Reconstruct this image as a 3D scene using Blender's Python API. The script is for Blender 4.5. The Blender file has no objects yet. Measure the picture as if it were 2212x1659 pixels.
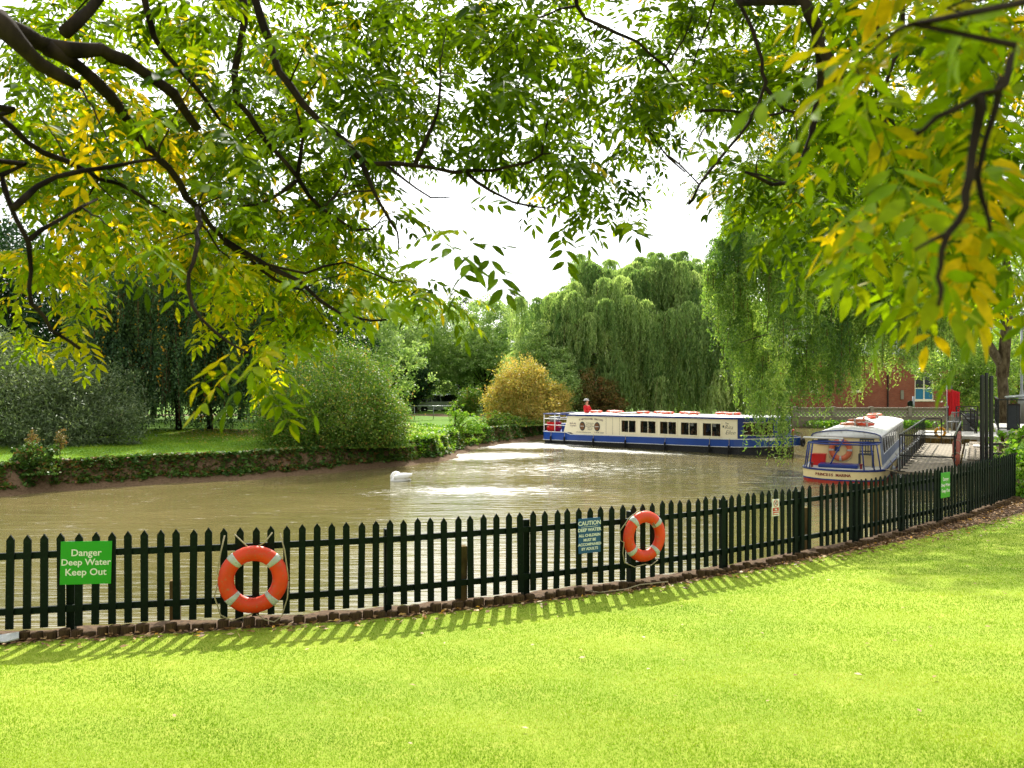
import bpy, math, random
import numpy as np
from mathutils import Vector, Matrix
R = math.radians
random.seed(7)
rng = np.random.default_rng(7)
scene = bpy.context.scene
col = scene.collection

# ------------------------------------------------------------------ camera
CZ = 2.65           # camera height above the foot of the fence
ZW = -0.65          # water level
F = 1770.0          # focal length in pixels of a 2212 px wide picture
cd = bpy.data.cameras.new('camera'); cam = bpy.data.objects.new('camera', cd); col.objects.link(cam)
cam.location = (0, 0, CZ); cam.rotation_euler = (R(90), 0, 0)
cd.sensor_width = 36.0; cd.lens = 36.0 * F / 2212.0
cd.clip_start = 0.05; cd.clip_end = 4000
cd.dof.use_dof = True; cd.dof.focus_distance = 12.0; cd.dof.aperture_fstop = 3.4
scene.camera = cam
# ------------------------------------------------------------------ light
SUN_EL, SUN_AZ = 43.0, 1.0       # elevation, degrees to the right of +Y
w = bpy.data.worlds.new('World'); scene.world = w; w.use_nodes = True
nt = w.node_tree; nt.nodes.clear()
out = nt.nodes.new('ShaderNodeOutputWorld'); bg = nt.nodes.new('ShaderNodeBackground')
sky = nt.nodes.new('ShaderNodeTexSky'); sky.sky_type = 'NISHITA'; sky.sun_disc = False
sky.sun_elevation = R(SUN_EL); sky.sun_rotation = R(SUN_AZ); sky.dust_density = 2.0
tc = nt.nodes.new('ShaderNodeTexCoord'); nz = nt.nodes.new('ShaderNodeTexNoise')
nz.inputs['Scale'].default_value = 2.2; nz.inputs['Detail'].default_value = 5
mr = nt.nodes.new('ShaderNodeMapRange')
mr.inputs['From Min'].default_value = 0.38; mr.inputs['From Max'].default_value = 0.66
mr.inputs['To Min'].default_value = 0.8; mr.inputs['To Max'].default_value = 1.0
mx = nt.nodes.new('ShaderNodeMix'); mx.data_type = 'RGBA'
mx.inputs[7].default_value = (7.8, 7.9, 8.0, 1)
nt.links.new(tc.outputs['Generated'], nz.inputs['Vector']); nt.links.new(nz.outputs['Fac'], mr.inputs['Value'])
nt.links.new(mr.outputs['Result'], mx.inputs[0]); nt.links.new(sky.outputs[0], mx.inputs[6])
# thin cloud glows brighter towards the sun
dp = nt.nodes.new('ShaderNodeVectorMath'); dp.operation = 'DOT_PRODUCT'; nt.links.new(tc.outputs['Generated'], dp.inputs[0])
dp.inputs[1].default_value = (math.sin(R(SUN_AZ))*math.cos(R(SUN_EL)), math.cos(R(SUN_AZ))*math.cos(R(SUN_EL)), math.sin(R(SUN_EL)))
mxx = nt.nodes.new('ShaderNodeMath'); mxx.operation = 'MAXIMUM'; mxx.inputs[1].default_value = 0; nt.links.new(dp.outputs['Value'], mxx.inputs[0])
pw = nt.nodes.new('ShaderNodeMath'); pw.operation = 'POWER'; pw.inputs[1].default_value = 3.0; nt.links.new(mxx.outputs[0], pw.inputs[0])
gl = nt.nodes.new('ShaderNodeMath'); gl.operation = 'MULTIPLY_ADD'; gl.inputs[1].default_value = 2.1; gl.inputs[2].default_value = .9; nt.links.new(pw.outputs[0], gl.inputs[0])
sc_ = nt.nodes.new('ShaderNodeVectorMath'); sc_.operation = 'SCALE'; nt.links.new(mx.outputs[2], sc_.inputs[0]); nt.links.new(gl.outputs[0], sc_.inputs['Scale'])
nt.links.new(sc_.outputs[0], bg.inputs['Color']); bg.inputs['Strength'].default_value = 0.1
nt.links.new(bg.outputs[0], out.inputs[0])
sd = bpy.data.lights.new('sun', 'SUN'); sun = bpy.data.objects.new('sun', sd); col.objects.link(sun)
sd.energy = 4.8; sd.angle = R(0.6); sd.color = (1.0, 0.95, 0.85)
az, el = R(SUN_AZ), R(SUN_EL)
sv = Vector((math.sin(az)*math.cos(el), math.cos(az)*math.cos(el), math.sin(el)))
sun.rotation_euler = sv.to_track_quat('Z', 'Y').to_euler()
vs = scene.view_settings
vs.view_transform = 'Standard'; vs.look = 'None'; vs.gamma = 1; vs.exposure = 0.72
vs.use_curve_mapping = False
scene.cycles.max_bounces = 7; scene.cycles.diffuse_bounces = 3; scene.cycles.glossy_bounces = 3
scene.cycles.transmission_bounces = 5; scene.cycles.transparent_max_bounces = 8
scene.cycles.caustics_reflective = False; scene.cycles.caustics_refractive = False
scene.cycles.sample_clamp_indirect = 6

# ------------------------------------------------------------------ helpers
def P(dx, dy, Y):
    "picture point at a depth -> world point"
    return Vector(((dx-1106.0)/F*Y, Y, CZ-(dy-829.0)/F*Y))
def hexc(h):
    h = h.lstrip('#'); v = [int(h[i:i+2], 16)/255 for i in (0, 2, 4)]
    return tuple((c/12.92 if c <= .04045 else ((c+.055)/1.055)**2.4) for c in v) + (1,)
def tag(o, label=None, cat=None, group=None, kind=None):
    if label and len(label.split()) > 16: print('LONG', len(label.split()), label)
    if label: o['label'] = label
    if cat: o['category'] = cat
    if group: o['group'] = group
    if kind: o['kind'] = kind
    return o
def empty(name, loc=(0, 0, 0), rz=0, parent=None):
    o = bpy.data.objects.new(name, None); col.objects.link(o)
    o.location = loc; o.rotation_euler = (0, 0, rz); o.empty_display_size = .2
    if parent: o.parent = parent
    return o
def kids(o): return [c for c in bpy.data.objects if c.parent == o]
def copy_tree(o, parent=None):
    c = o.copy(); col.objects.link(c); c.parent = parent
    for ch in KID.get(o.name, []): 
        copy_tree(ch, c)
    return c
KID = {}
def link_parent(o, parent):
    if parent is not None:
        o.parent = parent; KID.setdefault(parent.name, []).append(o)

class MB:
    def __init__(s): s.v = []; s.f = []; s.m = []
    def add(s, vs, fs, mi=0):
        b = len(s.v); s.v += [tuple(v) for v in vs]; s.f += [tuple(b+i for i in f) for f in fs]; s.m += [mi]*len(fs); return s
    def box(s, x0, x1, y0, y1, z0, z1, M=None, mi=0):
        vs = [(x, y, z) for z in (z0, z1) for y in (y0, y1) for x in (x0, x1)]
        if M is not None: vs = [M @ Vector(v) for v in vs]
        return s.add(vs, [(0, 2, 3, 1), (4, 5, 7, 6), (0, 1, 5, 4), (2, 6, 7, 3), (0, 4, 6, 2), (1, 3, 7, 5)], mi)
    def bar(s, a, b, wx, wz=None, mi=0):
        "rectangular bar from a to b"
        wz = wz or wx; a = Vector(a); b = Vector(b); d = (b-a).normalized()
        up = Vector((0, 0, 1)) if abs(d.z) < .95 else Vector((0, 1, 0))
        x = d.cross(up).normalized(); y = x.cross(d).normalized()
        vs = []
        for p in (a, b):
            for sx, sy in ((-1, -1), (1, -1), (1, 1), (-1, 1)): vs.append(p + x*sx*wx/2 + y*sy*wz/2)
        return s.add(vs, [(0, 1, 2, 3), (7, 6, 5, 4), (0, 4, 5, 1), (1, 5, 6, 2), (2, 6, 7, 3), (3, 7, 4, 0)], mi)
    def tube(s, pts, r, n=8, cap=True, mi=0, closed=False):
        pts = [Vector(p) for p in pts]; k = len(pts)
        rs = r if hasattr(r, '__len__') else [r]*k
        vs = []; fs = []; ref = None
        for i, p in enumerate(pts):
            if closed: t = (pts[(i+1) % k]-pts[i-1]).normalized()
            else: t = (pts[min(i+1, k-1)]-pts[max(i-1, 0)]).normalized()
            if ref is None: ref = Vector((0, 0, 1)) if abs(t.z) < .9 else Vector((1, 0, 0))
            x = (ref - t*ref.dot(t)).normalized(); y = t.cross(x); ref = x
            for j in range(n):
                a = 2*math.pi*j/n; vs.append(p + (x*math.cos(a)+y*math.sin(a))*rs[i])
        for i in range(k if closed else k-1):
            i2 = (i+1) % k
            for j in range(n): fs.append((i*n+j, i*n+(j+1) % n, i2*n+(j+1) % n, i2*n+j))
        if cap and not closed:
            fs.append(tuple(range(n))[::-1]); fs.append(tuple((k-1)*n+j for j in range(n)))
        return s.add(vs, fs, mi)
    def lathe(s, prof, n=16, M=None, mi=0):
        vs = []; fs = []; k = len(prof)
        for (r, z) in prof:
            for j in range(n):
                a = 2*math.pi*j/n; v = Vector((r*math.cos(a), r*math.sin(a), z)); vs.append(M @ v if M else v)
        for i in range(k-1):
            for j in range(n): fs.append((i*n+j, i*n+(j+1) % n, (i+1)*n+(j+1) % n, (i+1)*n+j))
        fs.append(tuple(range(n))[::-1]); fs.append(tuple((k-1)*n+j for j in range(n)))
        return s.add(vs, fs, mi)
    def prism(s, outline, y0, y1, M=None, mi=0):
        "outline in x,z extruded along y"
        n = len(outline); vs = [(x, y0, z) for x, z in outline]+[(x, y1, z) for x, z in outline]
        if M is not None: vs = [M @ Vector(v) for v in vs]
        fs = [tuple(range(n)), tuple(range(2*n-1, n-1, -1))]+[(i, n+i, n+(i+1) % n, (i+1) % n) for i in range(n)]
        return s.add(vs, fs, mi)
    def extr(s, outline, z0, z1, M=None, mi=0):
        "outline in x,y extruded along z"
        n = len(outline); vs = [(x, y, z0) for x, y in outline]+[(x, y, z1) for x, y in outline]
        if M is not None: vs = [M @ Vector(v) for v in vs]
        fs = [tuple(range(n))[::-1], tuple(range(n, 2*n))]+[(i, (i+1) % n, n+(i+1) % n, n+i) for i in range(n)]
        return s.add(vs, fs, mi)
    def loft(s, rings, mi=0, closed=True, cap=True):
        n = len(rings[0]); vs = [v for r in rings for v in r]; fs = []
        for i in range(len(rings)-1):
            for j in range(n if closed else n-1): fs.append((i*n+j, i*n+(j+1) % n, (i+1)*n+(j+1) % n, (i+1)*n+j))
        if cap: fs.append(tuple(range(n))[::-1]); fs.append(tuple((len(rings)-1)*n+j for j in range(n)))
        return s.add(vs, fs, mi)
    def build(s, name, mat, parent=None, smooth=False, bevel=0):
        me = bpy.data.meshes.new(name); me.from_pydata(s.v, [], s.f)
        for m in (mat if isinstance(mat, (list, tuple)) else [mat]): me.materials.append(m)
        if isinstance(mat, (list, tuple)): me.polygons.foreach_set('material_index', s.m)
        import bmesh
        bm = bmesh.new(); bm.from_mesh(me); bmesh.ops.recalc_face_normals(bm, faces=bm.faces); bm.to_mesh(me); bm.free()
        if smooth: me.polygons.foreach_set('use_smooth', [True]*len(me.polygons))
        o = bpy.data.objects.new(name, me); col.objects.link(o); link_parent(o, parent)
        if bevel:
            b = o.modifiers.new('bevel', 'BEVEL'); b.width = bevel; b.segments = 2; b.limit_method = 'ANGLE'
        return o

def np_mesh(name, V, Fq, mat, parent=None, attrs=None, smooth=False):
    "V (n,3), Fq (m,k) -> object; attrs: dict name -> per-face float array"
    me = bpy.data.meshes.new(name); V = np.ascontiguousarray(V, dtype=np.float32); Fq = np.ascontiguousarray(Fq, dtype=np.int32)
    m, k = Fq.shape
    me.vertices.add(len(V)); me.vertices.foreach_set('co', V.ravel())
    me.loops.add(m*k); me.loops.foreach_set('vertex_index', Fq.ravel())
    me.polygons.add(m); me.polygons.foreach_set('loop_start', np.arange(0, m*k, k, dtype=np.int32))
    if smooth: me.polygons.foreach_set('use_smooth', np.ones(m, dtype=bool))
    me.update(calc_edges=True)
    for nme, a in (attrs or {}).items():
        dom = 'FACE' if len(a) == m and len(a) != len(V) else 'POINT'
        at = me.attributes.new(nme, 'FLOAT', dom); at.data.foreach_set('value', np.ascontiguousarray(a, dtype=np.float32))
    me.materials.append(mat)
    o = bpy.data.objects.new(name, me); col.objects.link(o); link_parent(o, parent)
    return o
def unit(a): return a/np.maximum(np.linalg.norm(a, axis=-1, keepdims=True), 1e-9)
def rhomb_leaves(name, C, D, N, L, W, rnd, mat, parent=None, broad=.45):
    "one small kite-shaped leaf per centre: 4 vertices, one quad"
    D = unit(D); S = unit(np.cross(D, N)); L = np.asarray(L).reshape(-1, 1); W = np.asarray(W).reshape(-1, 1)
    Nn = np.cross(S, D)
    V = np.stack([C-D*L*.5, C-D*L*(.5-broad)+S*W*.5+Nn*W*.12, C+D*L*.5, C-D*L*(.5-broad)-S*W*.5+Nn*W*.12], 1).reshape(-1, 3)
    Fq = np.arange(len(C)*4).reshape(-1, 4)
    return np_mesh(name, V, Fq, mat, parent, {'rnd': rnd})
def rand_unit(n): return unit(rng.normal(size=(n, 3)))

# ------------------------------------------------------------------ materials
def newmat(name):
    m = bpy.data.materials.new(name); m.use_nodes = True; nt = m.node_tree
    return m, nt, nt.nodes['Principled BSDF'], nt.nodes['Material Output']
def noise(nt, scale, detail=4, coord='Object', rough=.6, stretch=None):
    t = nt.nodes.new('ShaderNodeTexCoord'); n = nt.nodes.new('ShaderNodeTexNoise')
    n.inputs['Scale'].default_value = scale; n.inputs['Detail'].default_value = detail; n.inputs['Roughness'].default_value = rough
    if stretch:
        mp = nt.nodes.new('ShaderNodeMapping'); mp.inputs['Scale'].default_value = stretch
        nt.links.new(t.outputs[coord], mp.inputs['Vector']); nt.links.new(mp.outputs[0], n.inputs['Vector'])
    else: nt.links.new(t.outputs[coord], n.inputs['Vector'])
    return n
def ramp(nt, src, stops):
    r = nt.nodes.new('ShaderNodeValToRGB'); e = r.color_ramp.elements
    while len(e) < len(stops): e.new(.5)
    for i, (p, c) in enumerate(stops): e[i].position = p; e[i].color = c if len(c) == 4 else tuple(c)+(1,)
    nt.links.new(src, r.inputs['Fac']); return r
def mixc(nt, fac, a, b, mode='MIX'):
    m = nt.nodes.new('ShaderNodeMix'); m.data_type = 'RGBA'; m.blend_type = mode
    for s, i in ((fac, 0), (a, 6), (b, 7)):
        if hasattr(s, 'links'): nt.links.new(s, m.inputs[i])
        elif isinstance(s, (int, float)): m.inputs[i].default_value = s
        else: m.inputs[i].default_value = s if len(s) == 4 else tuple(s)+(1,)
    return m.outputs[2]
def bump(nt, pr, src, strength=.3, dist=.01):
    b = nt.nodes.new('ShaderNodeBump'); b.inputs['Strength'].default_value = strength; b.inputs['Distance'].default_value = dist
    nt.links.new(src, b.inputs['Height']); nt.links.new(b.outputs[0], pr.inputs['Normal'])
def paint(name, c, rough=.45, var=.18, scale=3, metal=0, bmp=.0, dirt=None):
    m, nt, pr, o = newmat(name); c = hexc(c) if isinstance(c, str) else c
    n = noise(nt, scale, 5)
    dk = tuple(x*(1-var) for x in c[:3]); lt = tuple(min(1, x*(1+var*.6)) for x in c[:3])
    r = ramp(nt, n.outputs['Fac'], [(.3, dk), (.7, lt)]); src = r.outputs[0]
    if dirt:
        n2 = noise(nt, scale*6, 6); r2 = ramp(nt, n2.outputs['Fac'], [(.56, (0, 0, 0)), (.72, (1, 1, 1))])
        src = mixc(nt, r2.outputs[0], src, hexc(dirt))
    nt.links.new(src, pr.inputs['Base Color']); pr.inputs['Roughness'].default_value = rough; pr.inputs['Metallic'].default_value = metal
    if bmp: bump(nt, pr, noise(nt, scale*12, 4).outputs['Fac'], bmp, .004)
    return m
def leaf_mat(name, stops, trans=.45, rough=.5, spec=.25, attr='rnd', tboost=1.5, yell=1.0):
    "thin leaf: diffuse + light passing through, colour picked per leaf"
    m, nt, pr, o = newmat(name)
    a = nt.nodes.new('ShaderNodeAttribute'); a.attribute_name = attr
    r = ramp(nt, a.outputs['Fac'], [(p, hexc(c) if isinstance(c, str) else c) for p, c in stops])
    if name == 'ash_leaf':   # blotches and small brown blemishes
        n1 = noise(nt, 22, 3); r1 = ramp(nt, n1.outputs['Fac'], [(.35, (.72, .74, .70)), (.65, (1.1, 1.08, 1.0))])
        n2 = noise(nt, 75, 4); r2 = ramp(nt, n2.outputs['Fac'], [(.66, (0, 0, 0)), (.72, (1, 1, 1))])
        cc = mixc(nt, 1.0, r.outputs[0], r1.outputs[0], 'MULTIPLY'); cc = mixc(nt, r2.outputs[0], cc, hexc('#5a4414'))
    else: cc = r.outputs[0]
    nt.links.new(cc, pr.inputs['Base Color']); pr.inputs['Roughness'].default_value = rough
    pr.inputs['Specular IOR Level'].default_value = spec
    tr = nt.nodes.new('ShaderNodeBsdfTranslucent')
    tcx = mixc(nt, 1.0, cc, (tboost*yell, tboost, tboost*.55, 1), 'MULTIPLY')
    nt.links.new(tcx, tr.inputs['Color'])
    ms = nt.nodes.new('ShaderNodeMixShader'); ms.inputs[0].default_value = trans
    nt.links.new(pr.outputs[0], ms.inputs[1]); nt.links.new(tr.outputs[0], ms.inputs[2]); nt.links.new(ms.outputs[0], o.inputs[0])
    return m
M_SPEC = {}
def bark_mat(name, a, b, scale=8):
    m, nt, pr, o = newmat(name); n = noise(nt, scale, 6, stretch=(1, 1, .35))
    r = ramp(nt, n.outputs['Fac'], [(.35, hexc(a)), (.68, hexc(b))]); nt.links.new(r.outputs[0], pr.inputs['Base Color'])
    pr.inputs['Roughness'].default_value = .9; pr.inputs['Specular IOR Level'].default_value = .1; bump(nt, pr, n.outputs['Fac'], .6, .02); return m
M = {}
M['cream'] = paint('cream_paint', '#f6ebcc', .35, .05, 2, dirt=None)
M['cream_old'] = paint('cream_yellow_paint', '#f2dda2', .4, .07, 3)
M['white'] = paint('white_paint', '#e8e8e4', .4, .06)
M['roofwhite'] = paint('white_roof_paint', '#ecebe6', .45, .08, 1.5, dirt='#b8b2a4')
M['blue'] = paint('blue_paint', '#15459a', .3, .12, 2)
M['navy'] = paint('navy_paint', '#14307a', .3, .15, 3)
M['blackhull'] = paint('black_hull_paint', '#17171a', .5, .4, 2.5, dirt='#4d4a44')
M['redhull'] = paint('red_hull_paint', '#b8321c', .5, .2, 3, dirt='#8d5a4a')
M['red'] = paint('red_plastic', '#d01812', .35, .08)
M['darkred'] = paint('dark_red_paint', '#7c1410', .4, .1)
M['purple'] = paint('purple_lettering', '#4a1436', .5, .1)
M['ink'] = paint('dark_lettering', '#1d1a20', .5, .1)
M['orange'] = paint('orange_buoy_plastic', '#e03c0c', .5, .14, 5, dirt='#b8643c')
M['orange_old'] = paint('faded_orange_buoy_plastic', '#cf6a40', .5, .12, 5)
M['tape'] = paint('pale_reflective_tape', '#b9bdb8', .35, .15, 12, dirt='#8c6a52')
M['rope'] = paint('pale_rope', '#a89b7c', .85, .2, 30)
M['fence'] = paint('black_green_stained_timber', '#0a1a0e', .6, .45, 6, bmp=.3, dirt='#1c2a1c')
M['fence'].node_tree.nodes['Principled BSDF'].inputs['Specular IOR Level'].default_value = .12
M['oldwood'] = bark_mat('weathered_brown_timber', '#4a3a22', '#7a6840')
M['canvas'] = paint('rust_red_canvas', '#8e4630', .8, .2, 6)
M['log'] = bark_mat('log_edging_timber', '#33261a', '#6b563a', 14)
M['signgreen'] = paint('green_sign_face', '#0e9a22', .3, .04)
M['signblue'] = paint('blue_sign_face', '#124f86', .35, .07)
M['signwhite'] = paint('white_sign_face', '#e6e6e2', .35, .03)
M['signred'] = paint('red_sign_face', '#c23a22', .4, .06)
M['black'] = paint('black_painted_steel', '#101113', .35, .3, 5)
M['steel'] = paint('galvanised_steel', '#8e9293', .4, .15, 8, metal=.6)
M['greywood'] = paint('dark_grey_slatted_timber', '#35393c', .6, .2, 8)
M['deckgrey'] = paint('pale_grey_deck_paint', '#b4b1a8', .6, .12, 6, dirt='#8b857a')
M['plaster'] = paint('grey_concrete', '#8f8877', .85, .2, 4, bmp=.4, dirt='#6d675a')
M['stone'] = paint('rubble_stone', '#857a66', .9, .3, 3, bmp=.6, dirt='#51493b')
M['tyre'] = paint('black_rubber', '#141414', .8, .3, 9)
M['tarp'] = paint('grey_blue_curtain_side', '#76829a', .5, .2, 2)
M['curtain'] = paint('brown_curtain', '#8a5a30', .8, .25, 8)
M['varnish'] = paint('varnished_interior', '#7a4e2a', .5, .25, 4)
M['interior'] = paint('dark_interior', '#3c332b', .8, .3, 3)
M['skin'] = paint('skin', '#c08e72', .55, .08, 10)
M['hair'] = paint('dark_hair', '#2a1f18', .7, .3, 20)
M['redcloth'] = paint('red_cloth', '#c8141c', .8, .12, 7)
M['darkcloth'] = paint('dark_cloth', '#23262e', .85, .25, 9)
M['yellow'] = paint('yellow_plastic', '#d99a12', .45, .15, 9)
M['teal'] = paint('teal_blue_panel', '#0b7396', .35, .12, 6)
M['slate'] = paint('slate_roofing', '#5a6068', .6, .25, 5, bmp=.5)
M['lead'] = paint('dark_grey_plastic', '#3a3d40', .5, .2, 6)
M['carsilver'] = paint('silver_car_paint', '#b9bcc0', .2, .05, 2, metal=.5)
M['carwhite'] = paint('white_car_paint', '#e9ebee', .2, .04, 2)
M['carblack'] = paint('black_car_paint', '#101216', .15, .1, 2)
M['carblue'] = paint('blue_grey_car_paint', '#5c7488', .2, .08, 2, metal=.4)
M['redlight'] = paint('red_lamp_lens', '#90180e', .2, .1)
M['swan'] = paint('white_feathers', '#f4f3ef', .7, .04, 14, bmp=.3)
M['beak'] = paint('orange_beak', '#d0641c', .5, .1)
def glass_mat(name, tint, alpha=.35, rough=.05):
    m, nt, pr, o = newmat(name); pr.inputs['Base Color'].default_value = hexc(tint); pr.inputs['Roughness'].default_value = rough
    tb = nt.nodes.new('ShaderNodeBsdfTransparent'); ms = nt.nodes.new('ShaderNodeMixShader'); ms.inputs[0].default_value = alpha
    nt.links.new(tb.outputs[0], ms.inputs[1]); nt.links.new(pr.outputs[0], ms.inputs[2]); nt.links.new(ms.outputs[0], o.inputs[0]); return m
M['glass'] = glass_mat('window_glass', '#1a2222', .3)
M['darkglass'] = glass_mat('dark_window_glass', '#0c1112', .85)
M['tintglass'] = glass_mat('brown_reflecting_glass', '#3c3026', .55)
def brick_mat():
    m, nt, pr, o = newmat('red_brick'); t = nt.nodes.new('ShaderNodeTexCoord'); mp = nt.nodes.new('ShaderNodeMapping')
    mp.inputs['Rotation'].default_value = (R(90), 0, 0); br = nt.nodes.new('ShaderNodeTexBrick')
    nt.links.new(t.outputs['Object'], mp.inputs[0]); nt.links.new(mp.outputs[0], br.inputs['Vector'])
    br.inputs['Color1'].default_value = hexc('#9a4a30'); br.inputs['Color2'].default_value = hexc('#b5623f'); br.inputs['Mortar'].default_value = hexc('#8d7560')
    br.inputs['Scale'].default_value = 1; br.inputs['Brick Width'].default_value = .225; br.inputs['Row Height'].default_value = .075; br.inputs['Mortar Size'].default_value = .01
    n = noise(nt, .9, 5); s = mixc(nt, n.outputs['Fac'], br.outputs['Color'], hexc('#7a3a28')); nt.links.new(s, pr.inputs['Base Color'])
    pr.inputs['Roughness'].default_value = .85; bump(nt, pr, br.outputs['Fac'], -.3, .01); return m
M['brick'] = brick_mat()
def grid_deck():
    m, nt, pr, o = newmat('ribbed_timber_decking'); t = nt.nodes.new('ShaderNodeTexCoord')
    wv = nt.nodes.new('ShaderNodeTexWave'); wv.bands_direction = 'X'; wv.inputs['Scale'].default_value = 5; nt.links.new(t.outputs['Object'], wv.inputs[0])
    w2 = nt.nodes.new('ShaderNodeTexWave'); w2.bands_direction = 'Y'; w2.inputs['Scale'].default_value = 2.4; nt.links.new(t.outputs['Object'], w2.inputs[0])
    n = noise(nt, 2.5, 5); r = ramp(nt, n.outputs['Fac'], [(.3, hexc('#8a7c66')), (.7, hexc('#b3a489'))])
    s = mixc(nt, .5, r.outputs[0], wv.outputs['Color'], 'MULTIPLY'); s = mixc(nt, .25, s, w2.outputs['Color'], 'MULTIPLY')
    nt.links.new(s, pr.inputs['Base Color']); pr.inputs['Roughness'].default_value = .8; bump(nt, pr, wv.outputs['Fac'], .4, .01); return m
M['decking'] = grid_deck()
# leaves
M['ash'] = leaf_mat('ash_leaf', [(0, '#2a4402'), (.3, '#466006'), (.6, '#71900c'), (.78, '#8a9410'), (.88, '#b8a814'), (1, '#ccb216')], .58, .5, .1, tboost=1.65, yell=1.12)
M['willow'] = leaf_mat('willow_leaf', [(0, '#5a7a44'), (.5, '#8ca464'), (1, '#c2d092')], .48, tboost=1.7)
M['curly'] = leaf_mat('curly_willow_leaf', [(0, '#46682c'), (.5, '#7a9a42'), (1, '#bccc74')], .48, .35, .5, tboost=1.7)
M['midtree'] = leaf_mat('pale_green_leaf', [(0, '#5e7e42'), (.5, '#8aa460'), (1, '#bccc94')], .45, tboost=1.6)
M['darktree'] = leaf_mat('dark_green_leaf', [(0, '#1c341c'), (.5, '#2a4a24'), (.93, '#44642c'), (.96, '#b0861c'), (1, '#c8901c')], .3, tboost=1.2)
M['birch'] = leaf_mat('birch_leaf', [(0, '#2e4a2e'), (.5, '#4a683e'), (.93, '#6c864c'), (.96, '#b8901c'), (1, '#cc9a20')], .34, tboost=1.3)
M['dome'] = leaf_mat('dome_shrub_leaf', [(0, '#38581e'), (.6, '#64862c'), (.85, '#98984a'), (1, '#b48c50')], .38, tboost=1.4)
M['goldbush'] = leaf_mat('golden_shrub_leaf', [(0, '#7c8a38'), (.4, '#b0a656'), (.8, '#d0b264'), (1, '#c49a54')], .42, tboost=1.4)
M['rustbush'] = leaf_mat('rust_shrub_leaf', [(0, '#566a32'), (.5, '#806f3c'), (1, '#946840')], .35, tboost=1.2)
M['greywillow'] = leaf_mat('grey_green_leaf', [(0, '#3e4c2e'), (.6, '#62744c'), (1, '#9aa67e')], .35, tboost=1.2)
M['cover'] = leaf_mat('bright_ground_cover', [(0, '#3c6a14'), (.5, '#6e9a22'), (.9, '#a2b850'), (1, '#c4c888')], .45, tboost=1.5)
M['ivy'] = leaf_mat('ivy_leaf', [(0, '#30521e'), (.65, '#56782e'), (.88, '#6c5a30'), (1, '#86603a')], .3, tboost=1.2)
M['grass'] = leaf_mat('grass_blade', [(0, '#4c7614'), (.5, '#7a9822'), (.85, '#9eac40'), (.97, '#d0c484'), (1, '#e0dab4')], .42, .5, .2, tboost=1.35)
M['litter'] = leaf_mat('fallen_leaf', [(0, '#5a3a1c'), (.5, '#8c6638'), (.8, '#b8956a'), (.93, '#d2b98c'), (1, '#d09a1c')], .2, tboost=1.0)
M['barkdark'] = bark_mat('dark_bark', '#110d0a', '#352c22')
M['barkgrey'] = bark_mat('grey_bark', '#40382c', '#746a56')
M['twig'] = bark_mat('brown_twig', '#3a2a18', '#6a5236', 20)

# ------------------------------------------------------------------ shorelines and ground height
FENCE = [(-12.5, 7.0)] + [((dx-1106)/F*Y, Y) for dx, Y in ((0, 8.54), (150, 8.70), (550, 9.09), (840, 9.49), (1150, 10.17), (1380, 10.83), (1600, 11.84),
         (1740, 12.7), (1850, 13.55), (1970, 14.8), (2040, 15.7), (2100, 16.7), (2150, 17.8), (2190, 18.9))]
FP = np.array(FENCE)
NEAR = np.array([(-400, -40), (-60, -2), (-12.5, 7.45)] + [(x-.14, y+.42) for x, y in FENCE[1:]] + [(13.6, 22.0), (14.6, 25.2), (18, 31.2), (21.5, 37.6), (26, 46), (45, 51), (400, 58)])
FAR = np.array([(-400, -8), (-60, 9), (-22, 20), (-15, 24), (-12.3, 26.4), (-8.76, 28.4), (-4.85, 32.3), (-2.9, 35.2), (-2.3, 38.0), (-2.2, 40.6), (-1.1, 43.6), (.4, 46.6), (2, 50),
                (8, 56), (15, 61), (20, 62.3), (45, 62.3), (400, 66)])
def pdist(x, y, L):
    d = np.full(x.shape, 1e9)
    for (ax, ay), (bx, by) in zip(L[:-1], L[1:]):
        ux, uy = bx-ax, by-ay; t = np.clip(((x-ax)*ux+(y-ay)*uy)/(ux*ux+uy*uy), 0, 1)
        d = np.minimum(d, np.hypot(x-ax-t*ux, y-ay-t*uy))
    return d
def sm(a, b, x):
    t = np.clip((x-a)/(b-a), 0, 1); return t*t*(3-2*t)
def wob(x, y, f, s=0): return np.sin(x*f+s)*np.cos(y*f*1.3+s*2)+.5*np.sin(x*f*2.7+y*f*1.9+s)
def d_near(x, y): return pdist(x, y, NEAR)*np.where(y < np.interp(x, NEAR[:, 0], NEAR[:, 1]), 1, -1)
def d_far(x, y): return pdist(x, y, FAR)*np.where(y > np.interp(x, FAR[:, 0], FAR[:, 1]), 1, -1)
def d_fence(x, y): return pdist(x, y, FP)
def z_near(x, y):
    dn = d_near(x, y); df = d_fence(x, y)
    inside = y < np.interp(x, FP[:, 0], FP[:, 1]); df = np.where(inside & (x < 13), df, 0)
    rise = .115*np.clip(df-.7, 0, 9)*sm(0, 1.5, df)
    return -1.3 + 1.3*sm(-.25, .12, dn) + rise + .012*wob(x, y, 1.7)*sm(.4, 1.5, df)
def z_far(x, y):
    df = d_far(x, y)+.18*wob(x, y, 1.1, 1)+.08*wob(x, y, 4.3, 2)
    lo = -1.3+.65*sm(-.8, 0, df) + .34*sm(0, .75, df); hi = .46*sm(.5, .72, df)
    return lo + hi + .05*wob(x, y, .55)*sm(1, 3, df) + .16*sm(2, 16, df) + .30*sm(1.5, 9, df)*np.exp(-((x+5)/6.)**2-((y-40)/7.)**2)
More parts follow.
